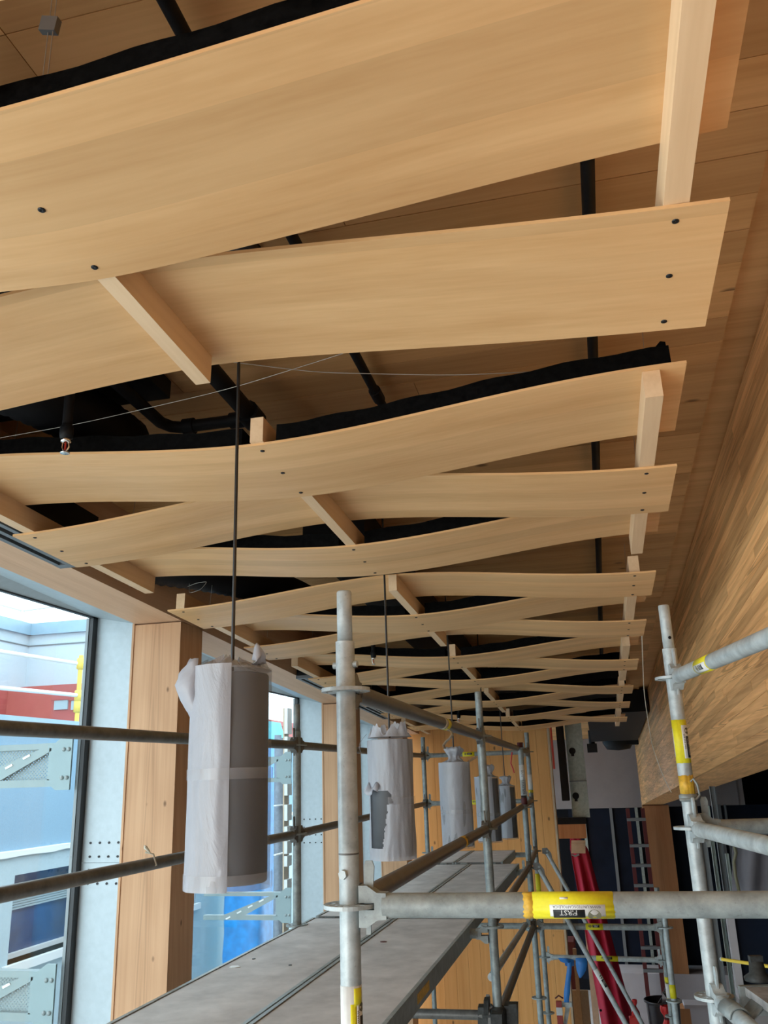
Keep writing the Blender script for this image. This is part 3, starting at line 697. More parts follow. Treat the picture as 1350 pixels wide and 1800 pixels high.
MB().hexa([rp(0.08,0.055,3.11),rp(0.10,0.055,3.11),rp(0.10,0.76,3.11),rp(0.08,0.76,3.11),rp(0.08,0.055,3.192),rp(0.10,0.055,3.192),rp(0.10,0.76,3.192),rp(0.08,0.76,3.192)]).build('end_rail', 'galvanised', pd)
for a in (0.20, 0.85):
    m = MB(); rows = []
    for j in range(9):
        an = math.pi*(1.0 - j/8*1.1); rows.append([rp(a+s_, math.cos(an)*0.031, 3.138+math.sin(an)*0.031) for s_ in (-0.055, 0.055)])
    rows.append([rp(a-0.05,0.075,3.17), rp(a+0.05,0.075,3.17)])
    solid(m.grid(rows).build('hook', 'galvanised', pd), 0.006)
sp = thing('tube_clamp', rp(0.10,0.10,3.2), 'dark cast clamp standing beside the right post', 'clamp')
MB().lathe(rp(0.02,0.14,3.19), [(0.042,0.0),(0.044,0.010),(0.026,0.022),(0.022,0.055),(0.0,0.058)], 16).build('body', 'cast_dark', sp)
MB().obox(rp(0.02,0.14,3.25), wd_*0.012, nrm*0.02, (0,0,0.012)).build('lug', 'cast_dark', sp)

# plank decks
def plank(x0, x1, y0, y1, z, label):
    t = thing('scaffold_plank', ((x0+x1)/2, (y0+y1)/2, z-0.06), label, 'scaffold plank', 'plank decks of the long scaffold')
    MB().box(x0+0.018, x1-0.018, y0+0.012, y1-0.012, z-0.014, z).build('board', 'deck_ply', t)
    for a, b in ((x0, x0+0.016), (x1-0.016, x1)):
        MB().box(a, b, y0, y1, z-0.075, z+0.004).build('side_rail', 'galvanised', t)
    for a, b in ((y0-0.003, y0+0.012), (y1-0.012, y1+0.003)):
        MB().box(x0+0.016, x1-0.016, a, b, z-0.07, z+0.001).build('end_rail', 'galvanised_dark', t)
    for xx in (x0+0.09, x1-0.09):
        for yy in (y0-0.02, y1+0.02):
            MB().box(xx-0.03, xx+0.03, yy-0.022, yy+0.022, z-0.012, z-0.002).build('hook', 'galvanised', t)
    return t
ZD = 3.061
pk = plank(-1.745, -1.252, 2.17, 5.28, ZD, 'near plank deck on the window side, with scuffed plywood')
pk2 = plank(-1.244, -0.775, 2.17, 5.28, ZD, 'near plank deck on the right side, its edge rail in view')
plank(-1.745, -1.252, 5.34, 8.30, ZD, 'middle plank deck on the window side')
plank(-1.244, -0.795, 5.34, 8.30, ZD, 'middle plank deck on the right side')
plank(-1.83, -1.40, 8.36, 9.58, ZD+0.01, 'far plank deck on the window side')
plank(-1.392, -0.95, 8.36, 9.58, ZD+0.01, 'far plank deck on the right side')
MB().box(-0.7755, -0.7735, 3.62, 3.86, ZD-0.055, ZD-0.02).build('maker_plate', 'sticker_amber', pk2)
# small things lying on the near deck
def scrap(px, py, rx, ry, mat, name, label, cat):
    c = onZ(px, py, ZD); m = MB(); n = 10
    pts = [c+Vector((rx*math.cos(i*2*math.pi/n)*(0.8+0.3*random.random()), ry*math.sin(i*2*math.pi/n)*(0.8+0.3*random.random()), 0.0005)) for i in range(n)]
    m.extr(pts, (0,0,0.0025)); return tag(m.build(name, mat), label, cat)
scrap(413, 1700, 0.024, 0.02, 'sticker_white', 'paper_scrap', 'pale round scrap lying on the window-side near deck', 'scrap')
scrap(446, 1686, 0.008, 0.012, 'cast_dark', 'wood_chip', 'tiny dark chip beside the pale scrap on the deck', 'scrap')
scrap(510, 1697, 0.008, 0.009, 'cast_dark', 'wood_chip', 'tiny dark chip right of the pale scrap, nearer the middle seam', 'scrap')
scrap(674, 1656, 0.018, 0.012, 'dark_red', 'wood_chip', 'reddish chip lying behind the nearest scaffold post', 'scrap')

# labels and tape on the tubes
cdir = lambda p: (CAM-Vector(p))
wb = Wrap((P1[0],P1[1],3.562), (0.449,2.132,3.562), 0.0272, (0,-1,0.28))
q0, q1 = 0.43, 0.602
st = wb.patch(q0, q1, -0.045, 0.045, 0.0005, 'sticker_yellow', 'label', big, 0.004)
wb.patch(q0-0.02, q0+0.001, -0.044, 0.04, 0.0004, 'sticker_amber', 'label', big, 0.006)
wb.patch(0.465, 0.585, -0.030, -0.003, 0.0009, 'sticker_white', 'white_field', st)
wb.patch(0.488, 0.506, 0.008, 0.013, 0.0009, 'sticker_white', 'torn_spot', st)
wb.text('WWW.UNITEDSCAFFOLD.CA', 0.0078, 0.524, -0.0072, math.pi, 0.0013, 'sticker_black', st, 1.0)
wb.disc(0.561, -0.027, 0.0145, 0.0013, 'badge_olive', 'emblem', st)
wb.patch(0.472, 0.541, -0.034, -0.0128, 0.0012, 'sticker_black', 'word_box', st)
wb.text('FIRST', 0.0165, 0.505, -0.0190, math.pi, 0.0018, 'sticker_white', st, 1.0)
ww = Wrap((RX,RY,3.5), (RX,RY,4.4), R_, (-0.25,-1,0))
st = ww.patch(0.362, 0.505, -0.060, 0.060, 0.0005, 'sticker_yellow', 'label', r1, 0.002)
ww.patch(0.376, 0.487, -0.047, -0.010, 0.0009, 'sticker_white', 'white_field', st)
ww.patch(0.383, 0.478, 0.0255, 0.036, 0.0009, 'sticker_white', 'white_field', st)
ww.text('WWW.UNITEDSCAFFOLD.CA', 0.0068, 0.430, 0.031, -math.pi/2*0+math.pi, 0.0012, 'sticker_black', st)
ww.text('604 294 1400', 0.0092, 0.432, -0.0165, math.pi, 0.0013, 'sticker_black', st)
ww.disc(0.468, -0.031, 0.011, 0.0013, 'badge_olive', 'emblem', st)
ww.patch(0.378, 0.45, -0.040, -0.022, 0.0012, 'sticker_black', 'word_box', st)
ww.text('SAFETY FIRST', 0.0095, 0.414, -0.030, math.pi, 0.0017, 'sticker_white', st)
ww.patch(0.262, 0.318, -0.070, 0.070, 0.0005, 'sticker_amber', 'label', r1, 0.004)
wt = Wrap((RX,RY,4.151), r_end(4.151), R_, (-1,-0.3,0.3))
st = wt.patch(0.345, 0.475, -0.06, 0.06, 0.0005, 'sticker_yellow', 'label', rt, 0.002)
wt.patch(0.352, 0.468, -0.036, -0.006, 0.0009, 'sticker_white', 'white_field', st)
badge(wt, 0.41, -0.020, 0, 0.021, 0.0013, st, False)
w1 = Wrap((P1[0],P1[1],3.0), (P1[0],P1[1],4.2), R_, (0.2,-1,0))
st = w1.patch(0.12, 0.395, -0.07, 0.07, 0.0005, 'sticker_white', 'label', s1, 0.002)
w1.patch(0.12, 0.36, -0.014, 0.0, 0.0008, 'sticker_yellow', 'yellow_field', st)
w1.patch(0.355, 0.392, -0.03, -0.008, 0.0008, 'sticker_yellow', 'yellow_field', st)
w1.patch(0.13, 0.358, -0.034, -0.0145, 0.0008, 'sticker_white', 'white_field', st)
w1.text('WWW.UNITEDSCAFFOLD.CA', 0.0085, 0.29, -0.0175, math.pi, 0.0012, 'sticker_black', st)
w1.disc(0.352, -0.029, 0.009, 0.0012, 'badge_olive', 'emblem', st)
w1.patch(0.20, 0.335, -0.037, -0.023, 0.0012, 'sticker_black', 'word_box', st)
def ring_label(tgt, a, b, r, q, L, par, ref, mat='sticker_yellow', words=True, rot=0.0, k=0.020):
    w_ = Wrap(a, b, r, ref); st = w_.patch(q-L/2, q+L/2, -r*2.2, r*2.2, 0.0006, mat, 'label', par)
    if words: badge(w_, q+0.2*k, 0.0, rot, k, 0.0012, st, False)
    return w_, st
ring_label(0, (P3[0],P3[1],2.60), (0.385,8.0,2.595), R_, 0.50, 0.14, d1, (0,-1,0.2), k=0.03)
ring_label(0, (P4[0],P4[1],2.06), (0.425,9.65,2.045), R_, 0.62, 0.21, d2, (0,-1,0.25), k=0.035)
ring_label(0, P3d(Q4,4.052), P3d(P4,4.052), R_, 0.50, 0.13, c1, (0,-1,0), k=0.028)
ring_label(0, P3d(Q4,3.552), P3d(P4,3.552), R_, 0.56, 0.10, c2, (0,-1,0.2), k=0.028)
L_ = (eb-ea).length
ring_label(0, ea, eb, 0.021, L_*0.66, 0.20, br, (0.3,-1,0.3), 'sticker_white', True, 0.0, 0.032)
ring_label(0, (P3[0],P3[1],0), (P3[0],P3[1],4), R_, 3.78, 0.26, s3, (0.1,-1,0), 'sticker_white', False)
ring_label(0, (P3[0],P3[1],0), (P3[0],P3[1],4), R_, 3.625, 0.05, s3, (0.1,-1,0), 'sticker_black', False)
w_, st = ring_label(0, (P3[0],P3[1],0), (P3[0],P3[1],4), R_, 3.72, 0.12, s3, (0.1,-1,0), 'sticker_white', False)
w_.text('SAFETY FIRST', 0.028, 3.78, 0.0, math.pi, 0.0014, 'sticker_black', s3); w_.text('604', 0.03, 3.68, 0.0, math.pi, 0.0014, 'sticker_black', s3)
for z in (4.075, 3.605): MB().lathe((P3[0],P3[1],z), [(0.0246,-0.03),(0.0262,-0.026),(0.0262,0.022),(0.0246,0.027)], 14).build('red_tape', 'dark_red', s3)
ring_label(0, (P4[0],P4[1],0), (P4[0],P4[1],4), R_, 3.74, 0.16, s4, (0.1,-1,0), 'sticker_white', False)
ring_label(0, (P4[0],P4[1],0), (P4[0],P4[1],4), R_, 3.65, 0.03, s4, (0.1,-1,0), 'sticker_yellow', False)
ring_label(0, (P4[0],P4[1],0), (P4[0],P4[1],4), R_, 2.75, 0.18, s4, (0.1,-1,0), 'sticker_yellow', False)
for (z, L, m_) in ((2.30,0.05,'sticker_yellow'),(2.21,0.12,'sticker_white'),(2.13,0.03,'sticker_yellow')): ring_label(0, (0.425,9.65,0), (0.425,9.65,3), R_, z-0.43, L*1.2, ta, (0,-1,0), m_, False)
ring_label(0, (0.385,8.0,0), (0.385,8.0,3), R_, 2.13, 0.10, tb, (0,-1,0), 'sticker_yellow', False)
# tape tags on the guard rails
gd = Vector(P3d(P2,4.052))-Vector(P3d(P1,4.061)); gl = gd.length
wg = Wrap(P3d(P1,4.061), P3d(P2,4.052), R_, (0.6,-0.6,-0.2))
yq = 1.55
wg.patch(yq, yq+0.10, -0.055, 0.055, 0.0007, 'sticker_yellow', 'label', g1); wg.patch(yq-0.05, yq+0.02, -0.07, 0.07, 0.0012, 'clear_tape', 'tape_tag', g1)
pq = wg.P(yq-0.02, 0, 0.0); 
tt = MB(); rows = [[pq+Vector((0.0+0.02*math.sin(i*0.9), dy, -0.015-0.0135*i)) for dy in (-0.03, 0.0, 0.035)] for i in range(7)]
solid(tt.grid(rows).build('tape_tag', 'clear_tape', g1), 0.0005)
wg2 = Wrap(P3d(P1,3.562), P3d(P2,3.552), R_, (0.6,-0.6,0.4)); wg2.patch(1.92, 2.02, -0.055, 0.055, 0.0007, 'sticker_amber', 'label', g2); wg2.patch(1.97, 2.01, -0.02, 0.012, 0.0011, 'badge_olive', 'emblem', g2)
cut = onX(257,1512,-1.79)
tg = thing('plastic_tie', cut, 'torn clear plastic tie on the lower rail over the window', 'plastic tie')
MB().path([cut+Vector((0,-0.01,0.03)), cut+Vector((0.03,0.0,0.022)), cut+Vector((0.034,0.02,-0.02)), cut+Vector((0.0,0.015,-0.032))], 0.004, 6).build('loop', 'clear_tape', tg)
MB().path([cut+Vector((0.02,-0.01,0.03)), cut+Vector((0.01,-0.03,0.05)), cut+Vector((0.0,-0.02,0.055))], [0.003,0.008,0.002], 6).build('tail', 'clear_tape', tg)
rr_ = thing('red_ribbon', (P3[0]-0.14,P3[1],3.8), 'thin red ribbon hanging from the taped scaffold post', 'ribbon')
MB().path([onY(900,1322,7.95), onY(899,1332,7.95), onY(898,1342,7.95), onY(902,1352,7.95), onY(904,1359,7.95)], 0.006, 6).build('tail', 'red_plastic', rr_)
# blue ribbon knotted on the lowest cross tube
bz = thing('blue_ribbon', onY(1000,1694,9.6), 'long blue plastic ribbon knotted on the lowest cross tube', 'ribbon')
MB().lathe(onY(1000,1692,9.64), [(0.028,-0.04),(0.034,-0.02),(0.034,0.03),(0.028,0.05)], 12, axis=(1,0,0)).build('knot', 'blue_ribbon', bz)
solid(MB().grid([[onY(x+dx,y,9.58) for dx in (-w2/2, 0, w2/2)] for x, y, w2 in ((1002,1690,9),(1001,1700,8),(1000,1712,9),(998,1726,9),(997,1742,11),(996,1752,10),(996,1762,9))]).build('tail', 'blue_ribbon', bz), 0.004)
solid(MB().grid([[onY(x+dx,y,9.58) for dx in (-w2/2, 0, w2/2)] for x, y, w2 in ((1022,1684,20),(1022,1695,20),(1022,1705,17),(1021,1713,10),(1020,1719,3))]).build('tail', 'blue_ribbon', bz), 0.004)
solid(MB().grid([[onY(x+dx,y,9.58) for dx in (-w2/2, 0, w2/2)] for x, y, w2 in ((983,1684,6),(990,1685,16),(994,1690,18),(997,1693,8))]).build('bow', 'blue_ribbon', bz), 0.004)

# ---------------------------------------------------------------- wrapped pendant lamps
def pendant(i, x, v, label):
    top_h, bot_h, R = 0.300*K, -0.100*K, 0.0775*K
    T = S(x, v, top_h); Bz = S(x, v, bot_h).z; L = T.z-Bz; c = Vector((T.x, T.y, 0))
    t = thing('pendant_lamp', (T.x, T.y, Bz), label, 'pendant lamp', 'cylindrical pendant lamps wrapped in tissue')
    zc = SZ(T.y, HC)
    MB().tube((T.x,T.y,T.z-0.005), (T.x,T.y,zc-0.01), 0.0042, 10).build('rod', 'black_rod', t)
    MB().lathe((T.x,T.y,zc-0.02), [(0.0,-0.0),(0.05,0.0),(0.055,0.006),(0.055,0.02)], 24).build('canopy', 'black_rod', t)
    r0 = R*0.93
    MB().lathe((T.x,T.y,0), [(0.0,T.z-0.012),(r0-0.004,T.z-0.012),(r0,T.z-0.016),(r0,Bz+0.014),(r0-0.004,Bz+0.01),(r0-0.012,Bz+0.01),(r0-0.012,Bz+0.10),(0.0,Bz+0.10)], 48).build('shade', 'shade_grey', t)
    to_cam = Vector((CAM.x-T.x, CAM.y-T.y, 0)).normalized(); lef = Vector((to_cam.y, -to_cam.x, 0))   # left in the picture
    def pt(a, z, r): return c + (to_cam*math.cos(a)+lef*math.sin(a))*r + Vector((0,0,z))
    def wr(a, f, amp, sd): 
        return amp*(mn.noise(Vector((math.cos(a)*2.2, math.sin(a)*2.2, f*2.5+sd)))+0.5*mn.noise(Vector((math.cos(a)*6, math.sin(a)*6, f*4+sd*3))))
    def sheet(name, mat, a0, a1, f0, f1, rr, amp, sd, hole=None, na=64, nf=40, par=t):
        rows = []
        for j in range(nf+1):
            f = f0+(f1-f0)*j/nf
            rows.append([pt(a0+(a1-a0)*k/na, T.z - f*L, rr+wr(a0+(a1-a0)*k/na, f, amp, sd)) for k in range(na+1)])
        m = MB(); vs = [p for r in rows for p in r]; fs = []
        for j in range(nf):
            for k in range(na):
                if hole and hole(a0+(a1-a0)*(k+0.5)/na, f0+(f1-f0)*(j+0.5)/nf): continue
                fs.append((j*(na+1)+k, j*(na+1)+k+1, (j+1)*(na+1)+k+1, (j+1)*(na+1)+k))
        m.add(vs, fs, True); return m.build(name, mat, par)
    PI2 = 2*math.pi
    def frill(mat, spikes, hgt, rin, sd, out=0.0, n=72, nm='crumpled_top', ragged=False):
        rows = []; rag = [random.choice((-0.2,0.0,0.1,0.7)) for _ in range(n)]; rag = [(rag[k-1]+rag[k]*2+rag[(k+1)%n])/4 for k in range(n)]
        for j in range(7):
            g = j/6; row = []
            for k in range(n):
                a = PI2*k/n; nz = mn.noise(Vector((math.cos(a)*spikes, math.sin(a)*spikes, sd)))
                nz2 = mn.noise(Vector((math.cos(a)*spikes*2, math.sin(a)*spikes*2, sd+5)))
                r = R*(1-g) + rin*g + out*math.sin(g*math.pi) + 0.010*nz2*math.sin(g*math.pi)
                z = T.z + hgt*g*((0.65+0.9*nz+0.5*nz2) if not ragged else max(0.1, 0.35+1.5*nz+rag[k])) - 0.004*(1-g)
                row.append(pt(a, z, max(0.007, r)))
            rows.append(row)
        m = MB().grid(rows, True, True); return m.build(nm, mat, t)
    if i == 0:
        sheet('tissue_layer', 'tissue_thin', 0, PI2, 0, 1.0, R, 0.0012, 1)
        sheet('tissue_fold', 'tissue_white', 0.02, math.pi*0.95, -0.01, 1.0, R+0.0025, 0.0030, 2)
        sheet('tape_band', 'tissue_tape', -math.pi*0.55, math.pi*0.6, 0.47, 0.52, R+0.0045, 0.001, 3, nf=4)
        sheet('tape_band', 'tissue_tape', -math.pi*0.55, math.pi*0.6, 0.93, 1.0, R+0.0045, 0.002, 4, nf=4)
        frill('tissue_white', 2.5, 0.030, 0.02, 3)
        frill('tissue_thin', 3.5, 0.022, 0.055, 9, 0.006)
        rows = []                                  # puff of tissue hanging off the left shoulder
        for j in range(13):
            f = j/12; row = []
            for k in range(9):
                g = (k/8-0.5)
                bul = math.sin(math.pi*min(1, f*0.9+0.12))
                row.append(pt(math.pi/2-0.15+g*0.7, T.z+0.022-0.135*f+0.006*mn.noise(Vector((f*5,g*5,2))), R-0.006+0.040*bul*math.cos(g*math.pi*0.9)+0.008*mn.noise(Vector((f*6,g*6,7)))))
            rows.append(row)
        solid(MB().grid(rows).build('loose_flap', 'tissue_white', t), 0.0005)
        rows = [[pt(-math.pi*0.28+ (g-0.5)*0.45, T.z+0.005+0.05*f*(1-0.8*(g-0.5)**2*4), R*0.75+0.018*math.sin(f*3)+0.006*mn.noise(Vector((f*4,g*6,1)))) for g in [k/8 for k in range(9)]] for f in [j/7 for j in range(8)]]
        solid(MB().grid(rows).build('loose_flap', 'tissue_white', t), 0.0005)
    elif i == 1:
        def hole(a, f):
            a = (a+math.pi) % PI2 - math.pi
            u = math.sin(a)                      # +1 left edge in the picture
            if math.cos(a) < -0.15 and u < 0.7: return False
            if not (0.445 < f < 0.90): return False
            right = -0.02 + 0.16*math.sin((f-0.445)*7) if f < 0.56 else 0.22 + 0.35*max(0, f-0.62)*2.2
            if f < 0.55: right = -0.10+ (0.55-f)*2.2
            right += 0.06*mn.noise(Vector((0, 0, f*30)))
            return right < u < 0.93
        sheet('tissue_layer', 'tissue_white', 0, PI2, 0.03, 1.0, R, 0.0045, 11, hole, 170, 130)
        sheet('tape_band', 'tissue_tape', -math.pi*0.5, math.pi*0.05, 0.50, 0.56, R+0.004, 0.001, 3, nf=4)
        frill('tissue_white', 2.0, 0.045, R*0.86, 21, -0.002, 90, ragged=True)
        frill('tissue_white', 2.5, 0.012, 0.012, 25)
        rows = [[pt(math.pi/2+(g-0.5)*0.25*(1-0.6*f), T.z+0.012-0.075*f, R+0.004+0.030*math.sin(f*2.4)+0.004*mn.noise(Vector((f*9,g*4,1)))) for g in (0,0.5,1)] for f in [j/9 for j in range(10)]]
        solid(MB().grid(rows).build('torn_tail', 'tissue_white', t), 0.0005)
        rows = [[pt(0.95+(g-0.5)*0.9, T.z-L*(0.40+0.06*f)+0.012*math.sin(g*9), R+0.003+0.016*f*(1+0.6*math.sin(g*11))) for g in [k/10 for k in range(11)]] for f in (0,0.5,1)]
        solid(MB().grid(rows).build('torn_tail', 'tissue_white', t), 0.0005)
    else:
        sheet('tissue_layer', 'tissue_thin', 0, PI2, 0, 1.0, R, 0.002, 30+i)
        sheet('tissue_fold', 'tissue_white', (0, 0, -1.3, -0.45, -0.45)[i], math.pi, -0.005, 0.97, R+0.002, 0.0035, 40+i)
        sheet('tape_band', 'tissue_tape', -1.4, 1.4, 0.55, 0.60, R+0.0035, 0.001, 3, nf=3)
        frill('tissue_white', 2.0, 0.02, 0.03, 50+i)
        # twisted neck with a flared tuft
        rows = []; n = 40
        off = to_cam*0.0 + lef*(0.0 if i == 2 else (-0.01))
        for (r, z) in ((0.050,0.0),(0.040,0.012),(0.030,0.022),(0.034,0.034),(0.046,0.050),(0.052,0.064),(0.040,0.076),(0.018,0.070)):
            rows.append([pt(PI2*k/n, T.z+z*1.15+0.010*mn.noise(Vector((math.cos(PI2*k/n)*2, math.sin(PI2*k/n)*2, z*20+i))), r*(1+0.45*mn.noise(Vector((math.cos(PI2*k/n)*2.5, math.sin(PI2*k/n)*2.5, z*30+i*7)))))+off for k in range(n)])
        MB().grid(rows, True, True).build('crumpled_top', 'tissue_white', t)
        if i == 2:
            rows = [[pt(-math.pi/2+0.2+(g-0.5)*0.3, T.z-0.004+0.028*f+0.01*g, R-0.01+0.055*f) for g in (0,0.5,1)] for f in [j/5 for j in range(6)]]
            solid(MB().grid(rows).build('loose_flap', 'tissue_thin', t), 0.0005)
    return t
pw = ['nearest pendant lamp, wrapped in tissue, dark grey showing through its right half',
      'second pendant lamp, white wrapping torn open to show the dark grey shade',
      'third pendant lamp from the camera, white tissue gathered in a tuft on top',
      'fourth pendant lamp, mostly hidden behind the second scaffold post',
      'farthest pendant lamp, smallest of the row, left of the taped scaffold post']
for i, xx in enumerate((-0.795, -0.812, -0.815, -0.838, -0.873)):
    pendant(i, xx, (1.58+1.41*i)*K, pw[i])

# ---------------------------------------------------------------- rooms behind the beam and at the far right
struct(MB().box(4.9, 5.05, -4.0, 18.0, 0, 6.2).build('wall_east', 'dark_room'))  # unseen side wall, put in to shut out open sky light
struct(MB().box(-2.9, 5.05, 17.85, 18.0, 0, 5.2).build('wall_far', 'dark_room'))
struct(MB().box(0.97, 4.9, 1.1, 1.2, 0, 6.0).build('wall_light_block', 'dark_room'))  # unseen wall added to keep daylight out of the room behind the beam
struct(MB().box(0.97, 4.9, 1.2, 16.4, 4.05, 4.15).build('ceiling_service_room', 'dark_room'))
YB = 16.5
def yy(px, py, Y): return onY(px, py, Y)
zb = yy(1090,1420,YB).z
bh = struct(MB().box(yy(940,1350,YB).x, 2.35, YB, YB+0.12, zb, SZ(YB,HC)).build('wall_bulkhead', 'drywall'))
struct(MB().box(XW+0.45, 2.25, YB-0.04, YB, zb+0.02, 3.6).build('wall_bulkhead_right', 'drywall'))
# glazed screen below the bulkhead
sc_ = struct(MB().box(yy(1005,1500,YB).x, 4.8, YB+0.05, YB+0.09, 0.45, zb).build('window_11', 'night_glass'))
for px_, wpx, mt in ((1026,5,'stud_steel'),(1074,5,'frame_grey'),(1119,5,'stud_steel'),(1172,3,'stud_steel'),(1266,5,'frame_grey'),(1276,4,'frame_grey')):
    a = yy(px_-wpx/2, 1430, YB-0.02); b = yy(px_+wpx/2, 1430, YB-0.02)
    MB().box(a.x, b.x, YB-0.03, YB+0.05, 0.42, zb+(0.9 if px_ > 1250 else 0)).build('mullion', mt, sc_)
kw = yy(1130,1712,15.7)
struct(MB().box(yy(1075,1712,15.7).x, 4.8, 15.72, 16.4, 0, max(0.35, kw.z)).build('wall_low', 'drywall_white'))
# steel studs and duct beside the end wall
st = thing('steel_stud', (yy(1015,1350,12.4).x,12.4,yy(1015,1435,12.4).z), 'wide galvanised steel stud with punched holes, right of the timber end wall', 'steel stud')
a = yy(999,1350,12.4).x; b = yy(1029,1350,12.4).x; z0 = yy(1015,1437,12.4).z; z1 = SZ(12.4,HC)
MB().box(a, b, 12.4, 12.406, z0, z1).box(a, a+0.006, 12.36, 12.4, z0, z1).box(b-0.006, b, 12.36, 12.4, z0, z1).build('channel', 'stud_steel', st)
MB().box(a-0.004, b+0.004, 12.357, 12.398, yy(1015,1373,12.4).z-0.006, yy(1015,1373,12.4).z+0.006).build('splice', 'frame_grey', st)
for py in (1320, 1399):
    c = yy(1006 if py < 1350 else 1012, py, 12.39)
    MB().lathe(c, [(0.0,0.001),(0.035,0.001),(0.045,0.0)], 14, axis=(0,-1,0)).build('punched_hole', 'black_paint', st)
    MB().obox(c+Vector((0,-0.002,-0.05)), (0.02,0,0), (0,0.002,0), (0,0,0.02)).build('punched_hole', 'black_paint', st)
def pbox(name, px0, px1, py0, py1, Y, dep, mat, label, cat, group=None):
    a = yy((px0+px1)/2, (py0+py1)/2, Y); hw = (yy(px1,(py0+py1)/2,Y).x-yy(px0,(py0+py1)/2,Y).x)/2
    zt_ = min(yy((px0+px1)/2,py0,Y).z, SZ(Y+dep,HC)-0.001); zl = max(0.0, yy((px0+px1)/2,py1,Y).z)
    bv = min(0.006, hw*0.3)
    m = MB()
    m.extr([(a.x-hw+bv,Y,zl),(a.x+hw-bv,Y,zl),(a.x+hw,Y,zl+bv),(a.x+hw,Y,zt_-bv),(a.x+hw-bv,Y,zt_),(a.x-hw+bv,Y,zt_),(a.x-hw,Y,zt_-bv),(a.x-hw,Y,zl+bv)], (0,dep,0))
    return tag(m.build(name, mat), label, cat, group)
pbox('duct_riser', 978, 991, 1180, 1408, 12.0, 0.2, 'black_paint', 'narrow black duct riser left of the steel stud', 'duct')
pbox('conduit', 965, 968.5, 1180, 1352, 11.9, 0.03, 'red_paint', 'short thin red conduit beside the end wall edge', 'pipe')
pbox('support_angle', 976, 1030, 1437, 1449, 12.3, 0.05, 'black_paint', 'black steel angle below the steel stud', 'steel angle')
pbox('timber_block', 980, 1030, 1449, 1474, 12.3, 0.2, 'post_red_fir', 'reddish brown block right below the black steel angle', 'block')
lb = thing('lumber_offcut', yy(1017,1500,12.6), 'pale timber offcut clamped at the head of the red cloth', 'timber')
MB().hexa([yy(1004,1500,12.6),yy(1029,1500,12.6),yy(1029,1500,12.6)+Vector((0,0.10,0)),yy(1004,1500,12.6)+Vector((0,0.10,0)),yy(1004,1482,12.6),yy(1029,1482,12.6),yy(1029,1478,12.6)+Vector((0,0.10,0)),yy(1004,1478,12.6)+Vector((0,0.10,0))]).build('board', 'lumber_pale', lb)
MB().box(yy(1020,1490,12.9).x-0.04, yy(1020,1490,12.9).x+0.04, 12.86, 12.94, 0.0, yy(1020,1482,12.75).z).build('post', 'lumber_pale', lb)
MB().path([yy(1005,1502,12.58),yy(1011,1505,12.58),yy(1018,1502,12.58)], 0.012, 6).build('clamp', 'galvanised', lb)
# pipe drop hung from the far ceiling
vp = thing('vent_pipe', yy(1041,1300,15.0), 'black pipe drop with a box end before the grey bulkhead', 'pipe')
c = yy(1041,1310,15.0); MB().tube(c, (c.x,c.y,SZ(15,HC)), 0.05, 12).build('tube', 'black_paint', vp)
MB().obox(yy(1041,1315,15.0), (0.08,0,0), (0,0.08,0), (0,0,0.07)).build('box_end', 'black_paint', vp)
hu = thing('fan_unit', yy(1085,1300,14.6), 'bulky black fan unit under the far ceiling, right of the last slats', 'fan unit')
c = yy(1084,1285,14.6); MB().lathe(c, [(0.0,-0.30),(0.18,-0.28),(0.24,-0.18),(0.25,0.25),(0.0,0.26)], 20).build('body', 'black_paint', hu)
MB().obox(c+Vector((0.2,0,0.1)), (0.16,0,0), (0,0.2,0), (0,0,0.32)).build('housing', 'black_paint', hu)
tag(MB().sbox(-0.1, 0.6, 10.4, 14.1, 1.20, HC-0.01).build('plenum_black_box', 'black_paint'), 'black box above the fan unit in the far corner', 'duct')  # black box added to darken the far ceiling corner
# red cloth
m = MB(); rows = []
for j in range(25):
    f = j/24; y_ = 1462+f*(1830-1462); xl = -9+1009+(1068-1009)*max(0,(y_-1480)/330) if y_ > 1480 else 1002; xr = -8+1016+(1040-1016)*min(1,(y_-1462)/25)+ (1128-1040)*max(0,(y_-1487)/330)
    rows.append([yy(xl+(xr-xl)*g, y_, 12.75)+Vector((0,0.05*math.sin(g*13+f*2)*min(1,f*3),0)) for g in [k/24 for k in range(25)]])
solid(tag(m.grid(rows).build('red_cloth', 'red_cloth'), 'tall red cloth hanging beside the scaffold braces', 'cloth'), 0.004)
# ladder behind
ld = thing('step_ladder', (yy(1118,1760,15.4).x,15.4,0.0), 'red fibreglass ladder in front of the dark glazing', 'ladder')
za, zl_ = yy(1113,1421,15.4).z, 0.02
xa, xb_ = yy(1116,1540,15.4).x, yy(1143,1540,15.4).x
for x in (xa, xb_): MB().box(x-0.03, x+0.03, 15.36, 15.44, zl_, za).build('rail', 'dark_red', ld)
for py in (1440, 1486, 1521, 1556, 1610, 1665, 1705):
    z = yy(1130,py,15.4).z
    if z > 0.05: MB().box(xa-0.03, xb_+0.03, 15.33, 15.43, z-0.022, z+0.022).build('rung', 'frame_grey', ld)
